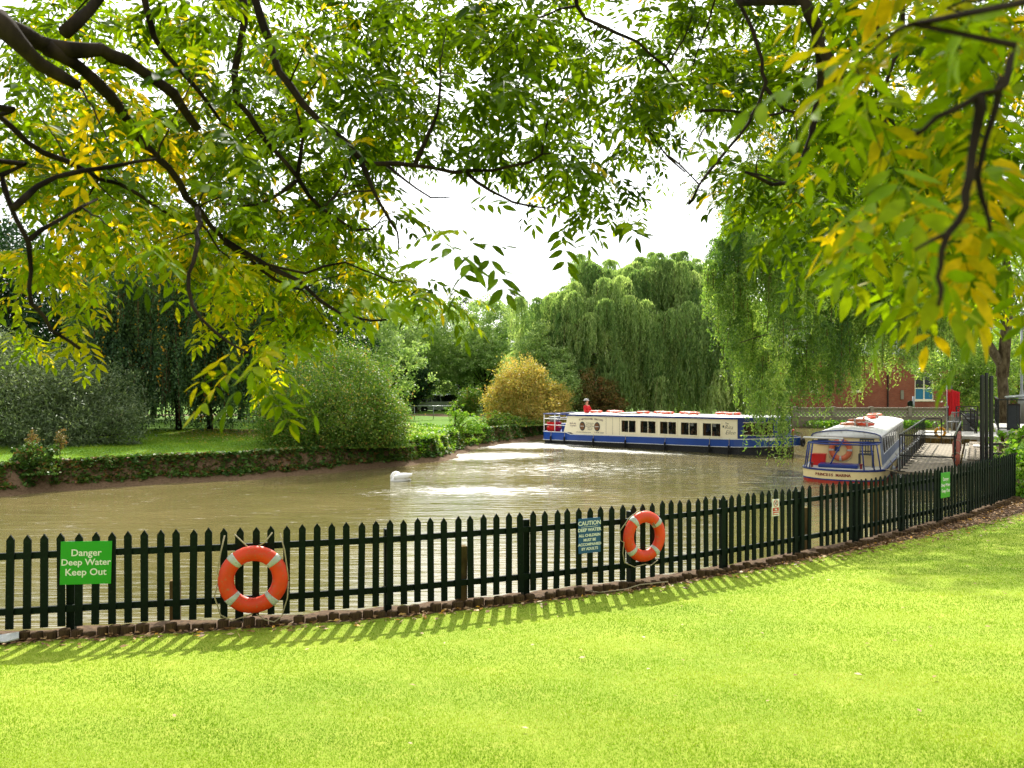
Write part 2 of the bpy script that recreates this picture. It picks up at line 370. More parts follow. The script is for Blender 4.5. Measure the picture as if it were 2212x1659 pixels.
def axis(lo, hi, st, far):
    a = list(np.arange(lo, hi, st)); g = st; L = lo; H = hi
    left = []; right = []
    while L > -far: g *= 1.35; L -= g; left.append(L)
    g = st
    while H < far: right.append(H); g *= 1.35; H += g
    return np.array(left[::-1]+a+right+[far])
def ground_sheet(name, zf, keep, mat, xs, ys, attr):
    X, Y = np.meshgrid(xs, ys); Z = zf(X, Y); k = keep(X, Y)
    nx = len(xs); idx = np.arange(X.size).reshape(X.shape)
    q = np.stack([idx[:-1, :-1], idx[:-1, 1:], idx[1:, 1:], idx[1:, :-1]], -1)
    kk = k[:-1, :-1] | k[:-1, 1:] | k[1:, 1:] | k[1:, :-1]; q = q[kk]
    used = np.unique(q); rm = -np.ones(X.size, int); rm[used] = np.arange(len(used))
    V = np.stack([X.ravel(), Y.ravel(), Z.ravel()], 1)[used]
    A = {n: f(X, Y).ravel()[used] for n, f in attr.items()}
    o = np_mesh(name, V, rm[q], mat, None, None, True)
    for n, a in A.items():
        at = o.data.attributes.new(n, 'FLOAT', 'POINT'); at.data.foreach_set('value', a.astype(np.float32))
    return o
def ground_mat(name, g1, g2, g3, soil1, soil2):
    m, nt, pr, o = newmat(name)
    n1 = noise(nt, .35, 5); n2 = noise(nt, 5, 8); n3 = noise(nt, 60, 6)
    a = ramp(nt, n1.outputs['Fac'], [(.35, hexc(g1)), (.65, hexc(g2))]); b = ramp(nt, n3.outputs['Fac'], [(.3, hexc(g1)), (.72, hexc(g3))])
    s = mixc(nt, .5, a.outputs[0], b.outputs[0])
    r2 = ramp(nt, n2.outputs['Fac'], [(.52, (0, 0, 0)), (.75, (.5, .5, .5))]); s = mixc(nt, r2.outputs[0], s, hexc(g3))
    soil = ramp(nt, noise(nt, 18, 8).outputs['Fac'], [(.3, hexc(soil1)), (.7, hexc(soil2))])
    at = nt.nodes.new('ShaderNodeAttribute'); at.attribute_name = 'soil'
    add = nt.nodes.new('ShaderNodeMath'); add.operation = 'ADD'; sub = nt.nodes.new('ShaderNodeMath'); sub.operation = 'MULTIPLY_ADD'
    sub.inputs[1].default_value = .6; sub.inputs[2].default_value = -.3; nt.links.new(noise(nt, 7, 6).outputs['Fac'], sub.inputs[0])
    nt.links.new(at.outputs['Fac'], add.inputs[0]); nt.links.new(sub.outputs[0], add.inputs[1])
    rr = ramp(nt, add.outputs[0], [(.4, (0, 0, 0)), (.6, (1, 1, 1))]); s = mixc(nt, rr.outputs[0], s, soil.outputs[0])
    nt.links.new(s, pr.inputs['Base Color']); pr.inputs['Roughness'].default_value = .95; pr.inputs['Specular IOR Level'].default_value = .15
    bump(nt, pr, n3.outputs['Fac'], .5, .02); return m
M['lawn'] = ground_mat('mown_lawn', '#6a8a1c', '#90a22c', '#aaac4c', '#33261a', '#66513a')
M['farground'] = ground_mat('far_bank_grass_and_mud', '#3f6c14', '#5c8620', '#7c8c3a', '#4a3a26', '#76604a')
soil_near = lambda x, y: np.maximum(1-sm(.12+.05*np.clip(x-5, 0, 8), .32+.11*np.clip(x-5, 0, 8), d_fence(x, y)), np.where(y > np.interp(x, FP[:, 0], FP[:, 1]), 1., 0.))
ax = axis(-14, 30, .2, 1400)
tag(ground_sheet('lawn', z_near, lambda x, y: d_near(x, y) > -.6, M['lawn'], ax, np.concatenate([np.array([-1400, -600, -250, -100, -50, -25, -12]), np.arange(-6, 48, .2), np.arange(48, 60, 1.)]), {'soil': soil_near}), kind='structure')
yf = np.concatenate([np.arange(-10, 20, 1.), np.arange(20, 64, .22), 64*1.08**np.arange(1, 41)])
tag(ground_sheet('far_bank', z_far, lambda x, y: d_far(x, y) > -.9, M['farground'], ax, yf, {'soil': lambda x, y: 1-sm(.75, 1.25, d_far(x, y)+.15*wob(x, y, 2.))+.45*sm(8, 1, np.hypot((x+11)/2.2, y-41))+.8*np.clip(1-np.abs(y-62-x*.0)/5, 0, 1)*(x < 9)}), kind='structure')

# water: murky brown-green river with ripples and the churned foam of the turning boat
def water_mat():
    m, nt, pr, o = newmat('murky_river_water')
    n = noise(nt, .12, 4); r = ramp(nt, n.outputs['Fac'], [(.35, hexc('#5a562f')), (.7, hexc('#7c7048'))])
    t = nt.nodes.new('ShaderNodeTexCoord')
    def blob(cx, cy, rx, ry, rot=0):
        mp = nt.nodes.new('ShaderNodeMapping'); mp.vector_type = 'TEXTURE'; mp.inputs['Location'].default_value = (cx, cy, ZW)
        mp.inputs['Rotation'].default_value = (0, 0, R(rot)); mp.inputs['Scale'].default_value = (rx, ry, 1)
        g = nt.nodes.new('ShaderNodeTexGradient'); g.gradient_type = 'SPHERICAL'; nt.links.new(t.outputs['Object'], mp.inputs[0]); nt.links.new(mp.outputs[0], g.inputs[0]); return g.outputs['Fac']
    def mth(op, a, b, c=None):
        q = nt.nodes.new('ShaderNodeMath'); q.operation = op
        for i, s in enumerate((a, b, c)):
            if s is None: continue
            if hasattr(s, 'links'): nt.links.new(s, q.inputs[i])
            else: q.inputs[i].default_value = s
        return q.outputs[0]
    wake = blob(.6, 44.0, 5.4, 3.4, 0)
    wake = mth('MAXIMUM', wake, mth('MULTIPLY', blob(-1.0, 37.6, 5.0, 3.0, 20), .9))
    wake = mth('MAXIMUM', wake, mth('MULTIPLY', blob(-1.0, 25.4, 4.6, 2.2, 4), .62))
    wake = mth('MAXIMUM', wake, mth('MULTIPLY', blob(4.5, 41.0, 7.0, 1.6, -38), .8))
    wake = mth('MAXIMUM', wake, mth('MULTIPLY', blob(1.6, 32, 7.5, 5, 0), .42))
    fn = noise(nt, 5.0, 10, stretch=(.3, 1.6, 1), rough=.85)
    f = mth('ADD', mth('MULTIPLY', wake, .24), fn.outputs['Fac'])
    fr = ramp(nt, f, [(.60, (0, 0, 0)), (.67, (1, 1, 1))])
    s = mixc(nt, fr.outputs[0], r.outputs[0], hexc('#e6e4dc')); nt.links.new(s, pr.inputs['Base Color'])
    rg = mth('MULTIPLY_ADD', fr.outputs[0], .6, .06); nt.links.new(rg, pr.inputs['Roughness'])
    pr.inputs['IOR'].default_value = 1.33; pr.inputs['Specular IOR Level'].default_value = .6
    a = noise(nt, 3.0, 2.5, stretch=(.24, 1.6, 1)); b = noise(nt, 9, 3, stretch=(.3, 1.5, 1)); c = noise(nt, .5, 2, stretch=(.5, 1.6, 1))
    h = mth('ADD', mth('MULTIPLY', a.outputs['Fac'], .30), mth('MULTIPLY', b.outputs['Fac'], .06)); h = mth('ADD', h, mth('MULTIPLY', c.outputs['Fac'], .5))
    h = mth('MULTIPLY', h, mth('MULTIPLY_ADD', wake, 1.8, .8))
    bu = nt.nodes.new('ShaderNodeBump'); bu.inputs['Strength'].default_value = 1; bu.inputs['Distance'].default_value = .09
    nt.links.new(h, bu.inputs['Height']); nt.links.new(bu.outputs[0], pr.inputs['Normal']); return m
M['water'] = water_mat()
mb = MB(); mb.add([(-500, -60, ZW), (500, -60, ZW), (500, 110, ZW), (-500, 110, ZW)], [(0, 1, 2, 3)])
tag(mb.build('water', M['water']), kind='structure')
# ------------------------------------------------------------------ text, lifebuoys, people
def text_mesh(s, size, shear=0, extrude=.002, align='CENTER', offset=0.0, spacing=1.0):
    cu = bpy.data.curves.new('t', 'FONT'); cu.body = s; cu.size = size; cu.shear = shear; cu.extrude = extrude
    cu.align_x = align; cu.align_y = 'CENTER'; cu.offset = offset; cu.space_character = spacing; cu.resolution_u = 3
    o = bpy.data.objects.new('t', cu); col.objects.link(o); dg = bpy.context.evaluated_depsgraph_get(); dg.update()
    me = bpy.data.meshes.new_from_object(o.evaluated_get(dg)); bpy.data.objects.remove(o); bpy.data.curves.remove(cu); return me
def text(name, s, size, loc, mat, parent, rot=(R(90), 0, 0), **k):
    me = text_mesh(s, size, **k); me.name = name; me.materials.clear(); me.materials.append(mat)
    o = bpy.data.objects.new(name, me); col.objects.link(o); o.location = loc; o.rotation_euler = rot; link_parent(o, parent); return o

def torus_arc(mb, Rr, rr, a0, a1, n, m=12, flat=1.0):
    pts = [Vector((Rr*math.cos(a), 0, Rr*math.sin(a))) for a in np.linspace(a0, a1, n)]; rings = []
    for a in np.linspace(a0, a1, n):
        c = Vector((math.cos(a), 0, math.sin(a))); rings.append([c*(Rr+rr*math.cos(t))+Vector((0, rr*flat*math.sin(t), 0)) for t in np.linspace(0, 2*math.pi, m, endpoint=False)])
    closed = abs(a1-a0-2*math.pi) < 1e-6
    if closed: rings[-1] = rings[0]
    mb.loft(rings, cap=not closed)
def lifebuoy(label, loc, rz=0, scale=1.0, old=False, flatlie=False, grab=True, group=None, loops=None, phase=45, tilt=0):
    t = empty('lifebuoy', loc, rz); tag(t, label, 'lifebuoy', group)
    if flatlie: t.rotation_euler = (R(90)+tilt, 0, rz)
    t.scale = (scale,)*3
    b = MB(); torus_arc(b, .285, .085, 0, 2*math.pi, 41, 14, .72); o = b.build('ring', M['orange_old' if old else 'orange'], t, True)
    for k in range(4):
        b = MB(); a = R(phase+90*k); torus_arc(b, .285, .0875, a-.11, a+.11, 5, 14, .735); b.build('reflective_band', M['tape'], t, True)
    b = MB()
    if grab:
        pts = []
        for k in range(4):
            a0 = R(phase+90*k)+.1; a1 = R(phase+90*k+90)-.1
            for u in np.linspace(0, 1, 9):
                a = a0+(a1-a0)*u; rr = .372+.035*math.sin(math.pi*u)+.008*math.sin(17*u+k); pts.append((rr*math.cos(a), -.02+.03*math.sin(7*u+k), rr*math.sin(a)-.02*math.sin(math.pi*u)))
        b.tube(pts, .008, 6, closed=True)
    for lp in (loops or []): b.tube(lp, .0075, 6)
    if grab or loops: b.build('rope', M['rope'], t, True)
    return t

def skin_mesh(nodes, edges, sub=1):
    "nodes: list of (xyz, radius); returns an evaluated mesh"
    me = bpy.data.meshes.new('sk'); me.from_pydata([n[0] for n in nodes], edges, []); o = bpy.data.objects.new('sk', me); col.objects.link(o)
    md = o.modifiers.new('s', 'SKIN'); md.use_smooth_shade = True
    for i, n in enumerate(nodes):
        r = n[1]; me.skin_vertices[0].data[i].radius = (r, r) if not hasattr(r, '__len__') else r
    me.skin_vertices[0].data[0].use_root = True
    sb = o.modifiers.new('b', 'SUBSURF'); sb.levels = sub; sb.render_levels = sub
    dg = bpy.context.evaluated_depsgraph_get(); dg.update(); r = bpy.data.meshes.new_from_object(o.evaluated_get(dg))
    bpy.data.objects.remove(o); return r
def mobj(name, me, mat, parent):
    me = me.copy() if me.users else me; me.name = name; me.materials.clear(); me.materials.append(mat)
    me.polygons.foreach_set('use_smooth', [True]*len(me.polygons))
    o = bpy.data.objects.new(name, me); col.objects.link(o); link_parent(o, parent); return o
def person(label, loc, rz, seated=False, top='redcloth', hat=False, group=None, lean=0.0, hairc='hair'):
    t = empty('person', loc, rz); tag(t, label, 'person', group)
    # facing +x ; y is left. heights for a standing adult 1.72 m; seated drops the hips to .45
    hz = .48 if seated else .92
    def arm(s):
        if seated: return [((.02, s*.2, hz+.50), .05), ((.10, s*.25, hz+.26), .04), ((.30, s*.16, hz+.16), .032), ((.37, s*.14, hz+.17), .03)]
        return [((.0, s*.2, hz+.50), .055), ((.10, s*.26, hz+.25), .045), ((.33, s*.15, hz+.20), .034), ((.40, s*.13, hz+.21), .03)]
    N = [((0, 0, hz), .13), ((0, 0, hz+.2), .12), ((lean, 0, hz+.42), .14), ((lean, 0, hz+.56), .06), ((lean+.01, 0, hz+.63), .055), ((lean+.02, 0, hz+.70), .085), ((lean+.015, 0, hz+.79), .088), ((lean+.01, 0, hz+.83), .06)]
    E = [(0, 1), (1, 2), (2, 3), (3, 4), (4, 5), (5, 6), (6, 7)]
    for s in (-1, 1):
        b = len(N); A = [((a[0][0]+lean, a[0][1], a[0][2]), a[1]) for a in arm(s)]; N += A; E += [(2, b), (b, b+1), (b+1, b+2), (b+2, b+3)]
        hx = A[3][0]
        for f, (ln, off) in enumerate(((.07, -.028), (.08, -.010), (.076, .009), (.06, .027))):
            b2 = len(N); N.append(((hx[0]+.04, hx[1]+off, hx[2]-.005), .009)); N.append(((hx[0]+.04+ln*.7, hx[1]+off, hx[2]-.03), .008)); E += [(b+3, b2), (b2, b2+1)]
        b2 = len(N); N.append(((hx[0]+.02, hx[1]-s*.04, hx[2]), .010)); N.append(((hx[0]+.055, hx[1]-s*.055, hx[2]-.012), .009)); E += [(b+3, b2), (b2, b2+1)]
        b = len(N)
        if seated: N += [((.05, s*.1, hz-.02), .09), ((.42, s*.11, hz-.0), .065), ((.44, s*.11, .08), .045), ((.56, s*.12, .045), .04)]
        else: N += [((0, s*.1, hz-.1), .095), ((.02, s*.11, .48), .062), ((-.02, s*.12, .08), .045), ((.12, s*.13, .045), .04)]
        E += [(0, b), (b, b+1), (b+1, b+2), (b+2, b+3)]
    mobj('body', skin_mesh(N, E), M['skin'], t)
    # jacket
    J = [((0, 0, hz-.08), .16), ((0, 0, hz+.1), .15), ((0, 0, hz+.25), .15), ((lean, 0, hz+.43), .165), ((lean, 0, hz+.55), .07)]; E2 = [(0, 1), (1, 2), (2, 3), (3, 4)]
    for s in (-1, 1):
        b = len(J); J += [((a[0][0]+lean, a[0][1], a[0][2]), a[1]+.018) for a in arm(s)[:3]]; E2 += [(3, b), (b, b+1), (b+1, b+2)]
    mobj('jacket', skin_mesh(J, E2), M[top], t)
    J = [((0, 0, hz-.02), .15)]; E2 = []
    for s in (-1, 1):
        b = len(J)
        J += [((.05, s*.1, hz-.02), .1), ((.42, s*.11, hz), .08), ((.44, s*.11, .14), .06)] if seated else [((0, s*.1, hz-.1), .105), ((.02, s*.11, .48), .078), ((-.02, s*.12, .12), .065)]
        E2 += [(0, b), (b, b+1), (b+1, b+2)]
    mobj('trousers', skin_mesh(J, E2), M['darkcloth'], t)
    mb = MB(); hc = Vector((lean, 0, hz+.775))
    mb.lathe([(.02, .11), (.07, .085), (.098, .03), (.1, -.03), (.085, -.08)], 12, Matrix.Translation(hc+Vector((-.022, 0, .01))))
    mb.build('hair', M[hairc], t, True)
    mb = MB()
    for s in (-1, 1):
        mb.lathe([(.004, -.008), (.011, 0), (.004, .008)], 6, Matrix.Translation(hc+Vector((.1, s*.032, -.035))))
        mb.lathe([(.006, -.025), (.016, 0), (.006, .025)], 6, Matrix.Translation(hc+Vector((0, s*.098, -.05))))
    mb.build('eyes_and_ears', M['hair'], t)
    mb = MB(); mb.loft([[hc+Vector((.1, y, -.05)) for y in (-.008, .008)]+[hc+Vector((.1, .016, -.09)), hc+Vector((.1, -.016, -.09))], [hc+Vector((.118, -.004, -.055)), hc+Vector((.118, .004, -.055)), hc+Vector((.128, .008, -.085)), hc+Vector((.128, -.008, -.085))]]); mb.build('nose', M['skin'], t, True)
    if hat:
        mb = MB(); mb.lathe([(.02, .075), (.1, .07), (.112, .0), (.17, -.005), (.175, -.02), (.1, -.02)], 16, Matrix.Translation(hc+Vector((-.01, 0, .06)))); mb.build('hat', M['white'], t, True)
        mb = MB(); mb.lathe([(.114, .004), (.114, .032)], 16, Matrix.Translation(hc+Vector((-.01, 0, .06)))); mb.build('hat_band', M['darkcloth'], t, True)
    return t

# ------------------------------------------------------------------ picket fence
cum = np.concatenate([[0], np.cumsum(np.hypot(*np.diff(FP, axis=0).T))])
def fence_s(s):
    x = np.interp(s, cum, FP[:, 0]); y = np.interp(s, cum, FP[:, 1]); e = .25
    x2 = np.interp(s+e, cum, FP[:, 0]); y2 = np.interp(s+e, cum, FP[:, 1]); x1 = np.interp(s-e, cum, FP[:, 0]); y1 = np.interp(s-e, cum, FP[:, 1])
    return Vector((x, y, 0)), math.atan2(y2-y1, x2-x1)
def fence_dx(dx):
    ss = np.linspace(0, cum[-1], 4000); x = np.interp(ss, cum, FP[:, 0]); y = np.interp(ss, cum, FP[:, 1]); return float(ss[np.argmin(np.abs(1106+F*x/y-dx))])
fence = empty('picket_fence', (0, 9, 0)); tag(fence, 'long black-green timber picket fence with pointed tops curving along the river edge of the lawn', 'fence')
FO = Vector((0, -9, 0))
def picket_mb(M4):
    b = MB(); w_ = .0375; b.prism([(-w_, .09), (w_, .09), (w_, 1.02), (0, 1.075), (-w_, 1.02)], -.011, .011, M4); return b
base_me = None; spicket = []; s = .1; k = 0
s_left = fence_dx(-60)
while s < cum[-1]-.02: spicket.append(s); s += .1635+random.uniform(-.004, .004)
spicket = [s for s in spicket if not (abs(s-fence_dx(1755)) < .07)]
vis = [s for s in spicket if s > s_left]; parts_s = set(vis[:100]); restmb = MB()
for s in spicket:
    p, a = fence_s(s); nrm = Vector((math.sin(a), -math.cos(a), 0)); tilt = random.gauss(0, .008)
    mat4 = Matrix.Translation(p+nrm*.03+Vector((0, 0, random.gauss(0, .007)))) @ Matrix.Rotation(a+random.gauss(0, .03), 4, 'Z') @ Matrix.Rotation(tilt, 4, 'Y')
    if s in parts_s:
        if base_me is None:
            o = picket_mb(Matrix.Identity(4)).build('picket', M['fence'], fence, bevel=0); base_me = o
        else: o = base_me.copy(); col.objects.link(o)
        o.parent = fence; o.matrix_local = Matrix.Translation(FO) @ mat4
    else:
        t = picket_mb(Matrix.Translation(FO) @ mat4); restmb.add(t.v, t.f)
tag(restmb.build('picket_run', M['fence'], fence), kind='stuff')
post_dx = [150, 515, 840, 1140, 1370, 1570, 1728, 1857, 1957, 2037, 2102, 2152, 2186]
ps = [.3, 2.4, 4.5] + [fence_dx(d) for d in post_dx]
for i, s in enumerate(ps):
    p, a = fence_s(s); fr = i-3 in (5, 6, 7, 9); nrm = Vector((math.sin(a), -math.cos(a), 0))
    b = MB(); M4 = Matrix.Translation(FO+p-nrm*(.075 if not fr else .065)) @ Matrix.Rotation(a, 4, 'Z'); hh = .965 if not fr else .99
    w_ = .04 if not fr else .043; b.box(-w_, w_, -.045, .045, -.3, hh, M4); b.build('post', M['fence'], fence)
for i in range(len(ps)-1):
    n = max(2, int((ps[i+1]-ps[i])/.45))
    for z in (.27, .85):
        b = MB(); rings = []
        for s in np.linspace(ps[i], ps[i+1], n+1):
            p, a = fence_s(s); nrm = Vector((math.sin(a), -math.cos(a), 0)); p = p+FO-nrm*.002
            rings.append([p+nrm*.019+Vector((0, 0, z-.035)), p+nrm*.019+Vector((0, 0, z+.035)), p-nrm*.019+Vector((0, 0, z+.035)), p-nrm*.019+Vector((0, 0, z-.035))])
        b.loft(rings); b.build('rail', M['fence'], fence)
# log edging along the foot
logs = empty('log_edging', (0, 8.8, 0)); tag(logs, 'low edging of short brown round logs along the foot of the picket fence', 'edging'); LO = Vector((0, -8.8, 0))
s = .05; allm = []; protos = [None]*3
while s < cum[-1]:
    p, a = fence_s(s); nrm = Vector((math.sin(a), -math.cos(a), 0)); r = random.uniform(.055, .07); h = random.uniform(.045, .09)
    if random.random() < .05: h *= .5
    M4 = Matrix.Translation(LO+p+nrm*.105+Vector((0, 0, h))) @ Matrix.Rotation(random.uniform(0, 6), 4, 'Z') @ Matrix.Rotation(random.gauss(0, .05), 4, 'X') @ Matrix.Diagonal((r, r, 1, 1)); allm.append((s, M4, r)); s += 2*r+.006
nv = 0
rest = MB(); LP_ = [(1.0, -.25), (1.0, -.012), (.93, 0), (.0, .003)]
for s, M4, r in allm:
    if s > s_left and nv < 100:
        k = nv % 3
        if protos[k] is None: b = MB(); b.lathe([(q*(1+.03*k), z) for q, z in LP_], 9+k); protos[k] = b.build('log', M['log'], logs, True); o = protos[k]
        else: o = protos[k].copy(); col.objects.link(o)
        o.parent = logs; o.matrix_local = M4; nv += 1
    else: rest.lathe(LP_, 8, M4)
tag(rest.build('log_run', M['log'], logs), kind='stuff')

# old timber stubs on the water side
for dx, top, w_, lab, off in ((357, 1252, .055, 'short mossy timber stake in the water behind the fence, left of the near lifebuoy', .55), (1005, 1178, .06, 'square brown timber stake behind the middle of the fence, right of a black post', .16),
                              (1796, 1095, .06, 'grey-brown timber stake behind the fence in front of the moored boat', .5), (1945, 1060, .05, 'thin brown timber stake close behind the fence below the metal pontoon', .45)):
    p, a = fence_s(fence_dx(dx)); nrm = Vector((math.sin(a), -math.cos(a), 0)); p = p-nrm*off; t = CZ-(top-829)/F*p.y
    b = MB(); b.box(-w_, w_, -w_, w_, -1.2, t, Matrix.Translation((p.x, p.y, 0)) @ Matrix.Rotation(a, 4, 'Z')); 
    tag(b.build('timber_stake', M['oldwood'], None, bevel=.008), lab, 'stake')

# signs on the fence
def board(name, dx, dy, wd, ht, mat, label, tilt=0, off=.055, group=None):
    s = fence_dx(dx); p, a = fence_s(s); nrm = Vector((math.sin(a), -math.cos(a), 0)); p = p+nrm*off; p.z = CZ-(dy-829)/F*p.y
    t = empty(name, p, 0); t.rotation_euler = Matrix.Rotation(a, 4, 'Z').to_euler(); t.rotation_euler = (Matrix.Rotation(a, 3, 'Z') @ Matrix.Rotation(tilt, 3, 'Y')).to_euler(); tag(t, label, 'sign', group)
    b = MB(); b.box(-wd/2, wd/2, -.004, .004, -ht/2, ht/2); b.build('board', mat, t, bevel=.002); return t
def lines(t, rows, mat, y=-.0065):
    for s, sz, z, x in rows: text('lettering', s, sz, (x, y, z), mat, t, extrude=.001, offset=.0016)
t = board('warning_sign', 190, 1215, .50, .455, M['signgreen'], 'large square green Danger Deep Water Keep Out sign on the fence, facing the camera', R(1.4))
lines(t, [('Danger', .1, .105, 0), ('Deep Water', .094, .005, 0), ('Keep Out', .1, -.1, 0)], M['signwhite'])
t = board('warning_sign', 2035.5, 1047, .42, .48, M['signgreen'], 'green warning sign seen edge-on at the far right end of the fence below the pontoon', R(1))
lines(t, [('Danger', .09, .11, 0), ('Deep Water', .08, .0, 0), ('Keep Out', .09, -.11, 0)], M['signwhite'])
t = board('caution_sign', 1269, 1156, .325, .445, M['signblue'], 'blue caution sign with white lettering about children, left of the second lifebuoy', R(-.5))
b = MB(); b.box(-.12, .12, -.0068, -.005, .112, .116); b.build('underline', M['signwhite'], t)
lines(t, [('CAUTION', .074, .157, 0), ('DEEP WATER', .057, .072, 0), ('ALL CHILDREN', .047, .003, 0), ('MUST BE', .047, -.055, 0), ('ACCOMPANIED', .047, -.112, 0), ('BY ADULTS', .047, -.168, 0)], M['signwhite'])
t = board('no_swimming_sign', 1668.5, 1096, .165, .25, M['signwhite'], 'small white and red no swimming sign on the fence left of the moored boat', 0)
b = MB(); b.tube([(.048*math.cos(a), -.006, .065+.048*math.sin(a)) for a in np.linspace(0, 6.283, 24, endpoint=False)], .005, 5, closed=True); b.bar((-.034, -.006, .099), (.034, -.006, .031), .009, .003); b.build('prohibition_ring', M['signred'], t)
b = MB(); b.lathe([(.001, 0), (.010, .001), (.010, .003)], 10, Matrix.Translation((.012, -.0045, .086)) @ Matrix.Rotation(R(90), 4, 'X')); b.bar((.008, -.006, .074), (-.022, -.006, .060), .014, .002); b.bar((-.03, -.006, .047), (.03, -.006, .05), .007, .002); b.build('swimmer_symbol', M['ink'], t)
b = MB(); b.box(-.068, .068, -.0065, -.0045, -.052, .0); b.box(-.068, .068, -.0065, -.0045, -.108, -.062); b.build('red_panel', M['signred'], t)
lines(t, [('No', .042, -.026, 0), ('swimming', .03, -.086, 0)], M['signwhite'], -.0085)

# lifebuoys hanging on the fence
def on_fence(dx, dy, off):
    p, a = fence_s(fence_dx(dx)); nrm = Vector((math.sin(a), -math.cos(a), 0)); p = p+nrm*off; p.z = CZ-(dy-829)/F*p.y; return p, a
p, a = on_fence(549, 1251, .13)
LP1 = [[(-.20, .02, .50), (-.07, -.0, .37), (-.03, .0, .33)], [(.2, .02, .50), (.12, .0, .40), (.05, 0, .36)], [(-.30, .02, .49), (-.34, -.01, .30), (-.37, -.02, .10), (-.34, .0, -.02)],
       [(.28, .02, .49), (.33, 0, .3), (.36, -.02, .08), (.37, 0, -.03)], [(-.37, 0, -.02), (-.40, -.02, -.16), (-.34, -.02, -.36), (-.22, -.03, -.43), (-.1, -.02, -.40), (0, 0, -.37)],
       [(.03, 0, -.38), (.12, -.03, -.44), (.22, -.04, -.47), (.30, -.02, -.42), (.36, -.02, -.22), (.37, -.01, -.04)]]
lifebuoy('bright orange lifebuoy with pale bands roped to the fence near the left, the nearest one', p, a, 1.0, grab=False, loops=LP1, phase=42)
p, a = on_fence(1380, 1158, .12)
LP2 = [[(0, .02, .33), (-.12, -.03, .39), (-.3, -.04, .3), (-.46, -.03, .12), (-.44, -.02, -.02), (-.38, -.02, -.05), (-.4, -.02, -.2), (-.37, -.02, -.34), (-.2, -.03, -.42), (0, -.02, -.40), (.1, -.02, -.43), (.22, -.03, -.36)], [(.05, .02, .3), (.1, -.02, .2), (.16, -.06, .13), (.1, -.03, .27)]]
lifebuoy('orange lifebuoy with coiled pale rope hung on the fence beside the blue caution sign', p, a, .9, grab=False, loops=LP2, phase=40)
# rope ends trailing on the soil
b = MB(); p, a = fence_s(fence_dx(1330)); b.tube([(p.x-.5, p.y-.24, .03), (p.x-.25, p.y-.34, .02), (p.x+.1, p.y-.22, .03), (p.x+.3, p.y-.1, .06), (p.x+.7, p.y+.1, .05)], .007, 5)
tag(b.build('loose_rope', M['rope'], None, True), 'thin pale rope on the soil at the fence foot below the blue sign', 'rope')
b = MB(); p, a = fence_s(fence_dx(35)); rng_ = random.Random(3)
b.add([(p.x-.13, p.y-.25, .03), (p.x+.04, p.y-.27, .025), (p.x+.16, p.y-.22, .05), (p.x+.10, p.y-.12, .085), (p.x-.06, p.y-.13, .06), (p.x-.16, p.y-.18, .05)], [(0, 1, 4, 5), (1, 2, 3, 4)]); 
o = b.build('white_litter', M['tape'], None); sl = o.modifiers.new('s', 'SOLIDIFY'); sl.thickness = .012
tag(o, 'crumpled pale piece of litter lying by the log edging in the lower left corner', 'litter')

# ------------------------------------------------------------------ the turning passenger boat
BR = math.atan2(-.663, .748)
def B1(name='passenger_boat'):
    t = empty(name, (1.69, 46.0, ZW), BR); return t
boat = B1(); tag(boat, 'long blue and cream passenger boat with five side windows, turning in the river', 'boat')
def hull_shell(mb, outline, zlo, zhi, capt=True):
    n = len(outline); vs = [(x, y, zlo(x)) for x, y in outline]+[(x, y, zhi(x)) for x, y in outline]
    fs = [(i, (i+1) % n, n+(i+1) % n, n+i) for i in range(n)]
    mb.add(vs, fs+([tuple(range(n, 2*n))] if capt else []))
BW = 3.1
def plan(off, bow=0, narrow=0):
    half = [(-.12-off, 1.55), (-.12-off, .5), (0.0-off, .12-off), (.15, -off), (2, -off), (4, -off), (6, -off), (8, -off), (10, -off), (11.6, -off+narrow*.3), (12.3, .16-off+narrow), (13.0, .48-off+narrow), (13.6, .88-off+narrow*.7), (14.0+bow, 1.25-off), (14.15+bow+off, 1.55)]
    return half+[(x, BW-y) for x, y in half[-2:0:-1]]
zb = lambda x: .19+.013*x+.02*max(0, x-11)**1.3
def zg(x): return .65 if x < 1.95 else (.56 if x < 2.2 else .56+.016*(x-2.2)+.028*max(0, x-11.5)**1.3)
def dens(pl):
    o = []
    for i in range(len(pl)):
        a = pl[i]; c = pl[(i+1) % len(pl)]; n = 6 if abs(c[0]-a[0]) > 1.5 else 2
        for k in range(n): o.append((a[0]+(c[0]-a[0])*k/n, a[1]+(c[1]-a[1])*k/n))
    return o
b = MB(); hull_shell(b, dens(plan(-.06, -.5, .1)), lambda x: -.4, zb); b.build('hull', M['blackhull'], boat)
b = MB(); hull_shell(b, dens(plan(0)), lambda x: zb(x)-.002, zg); b.build('blue_topsides', M['blue'], boat)
b = MB(); hull_shell(b, dens(plan(.025)), lambda x: zb(x)-.012, lambda x: zb(x)+.012); b.build('rubbing_strake', M['white'], boat)
b = MB(); hull_shell(b, dens(plan(.02)), lambda x: zg(x)-.015, lambda x: zg(x)+.02, False); b.build('gunwale_trim', M['white'], boat)
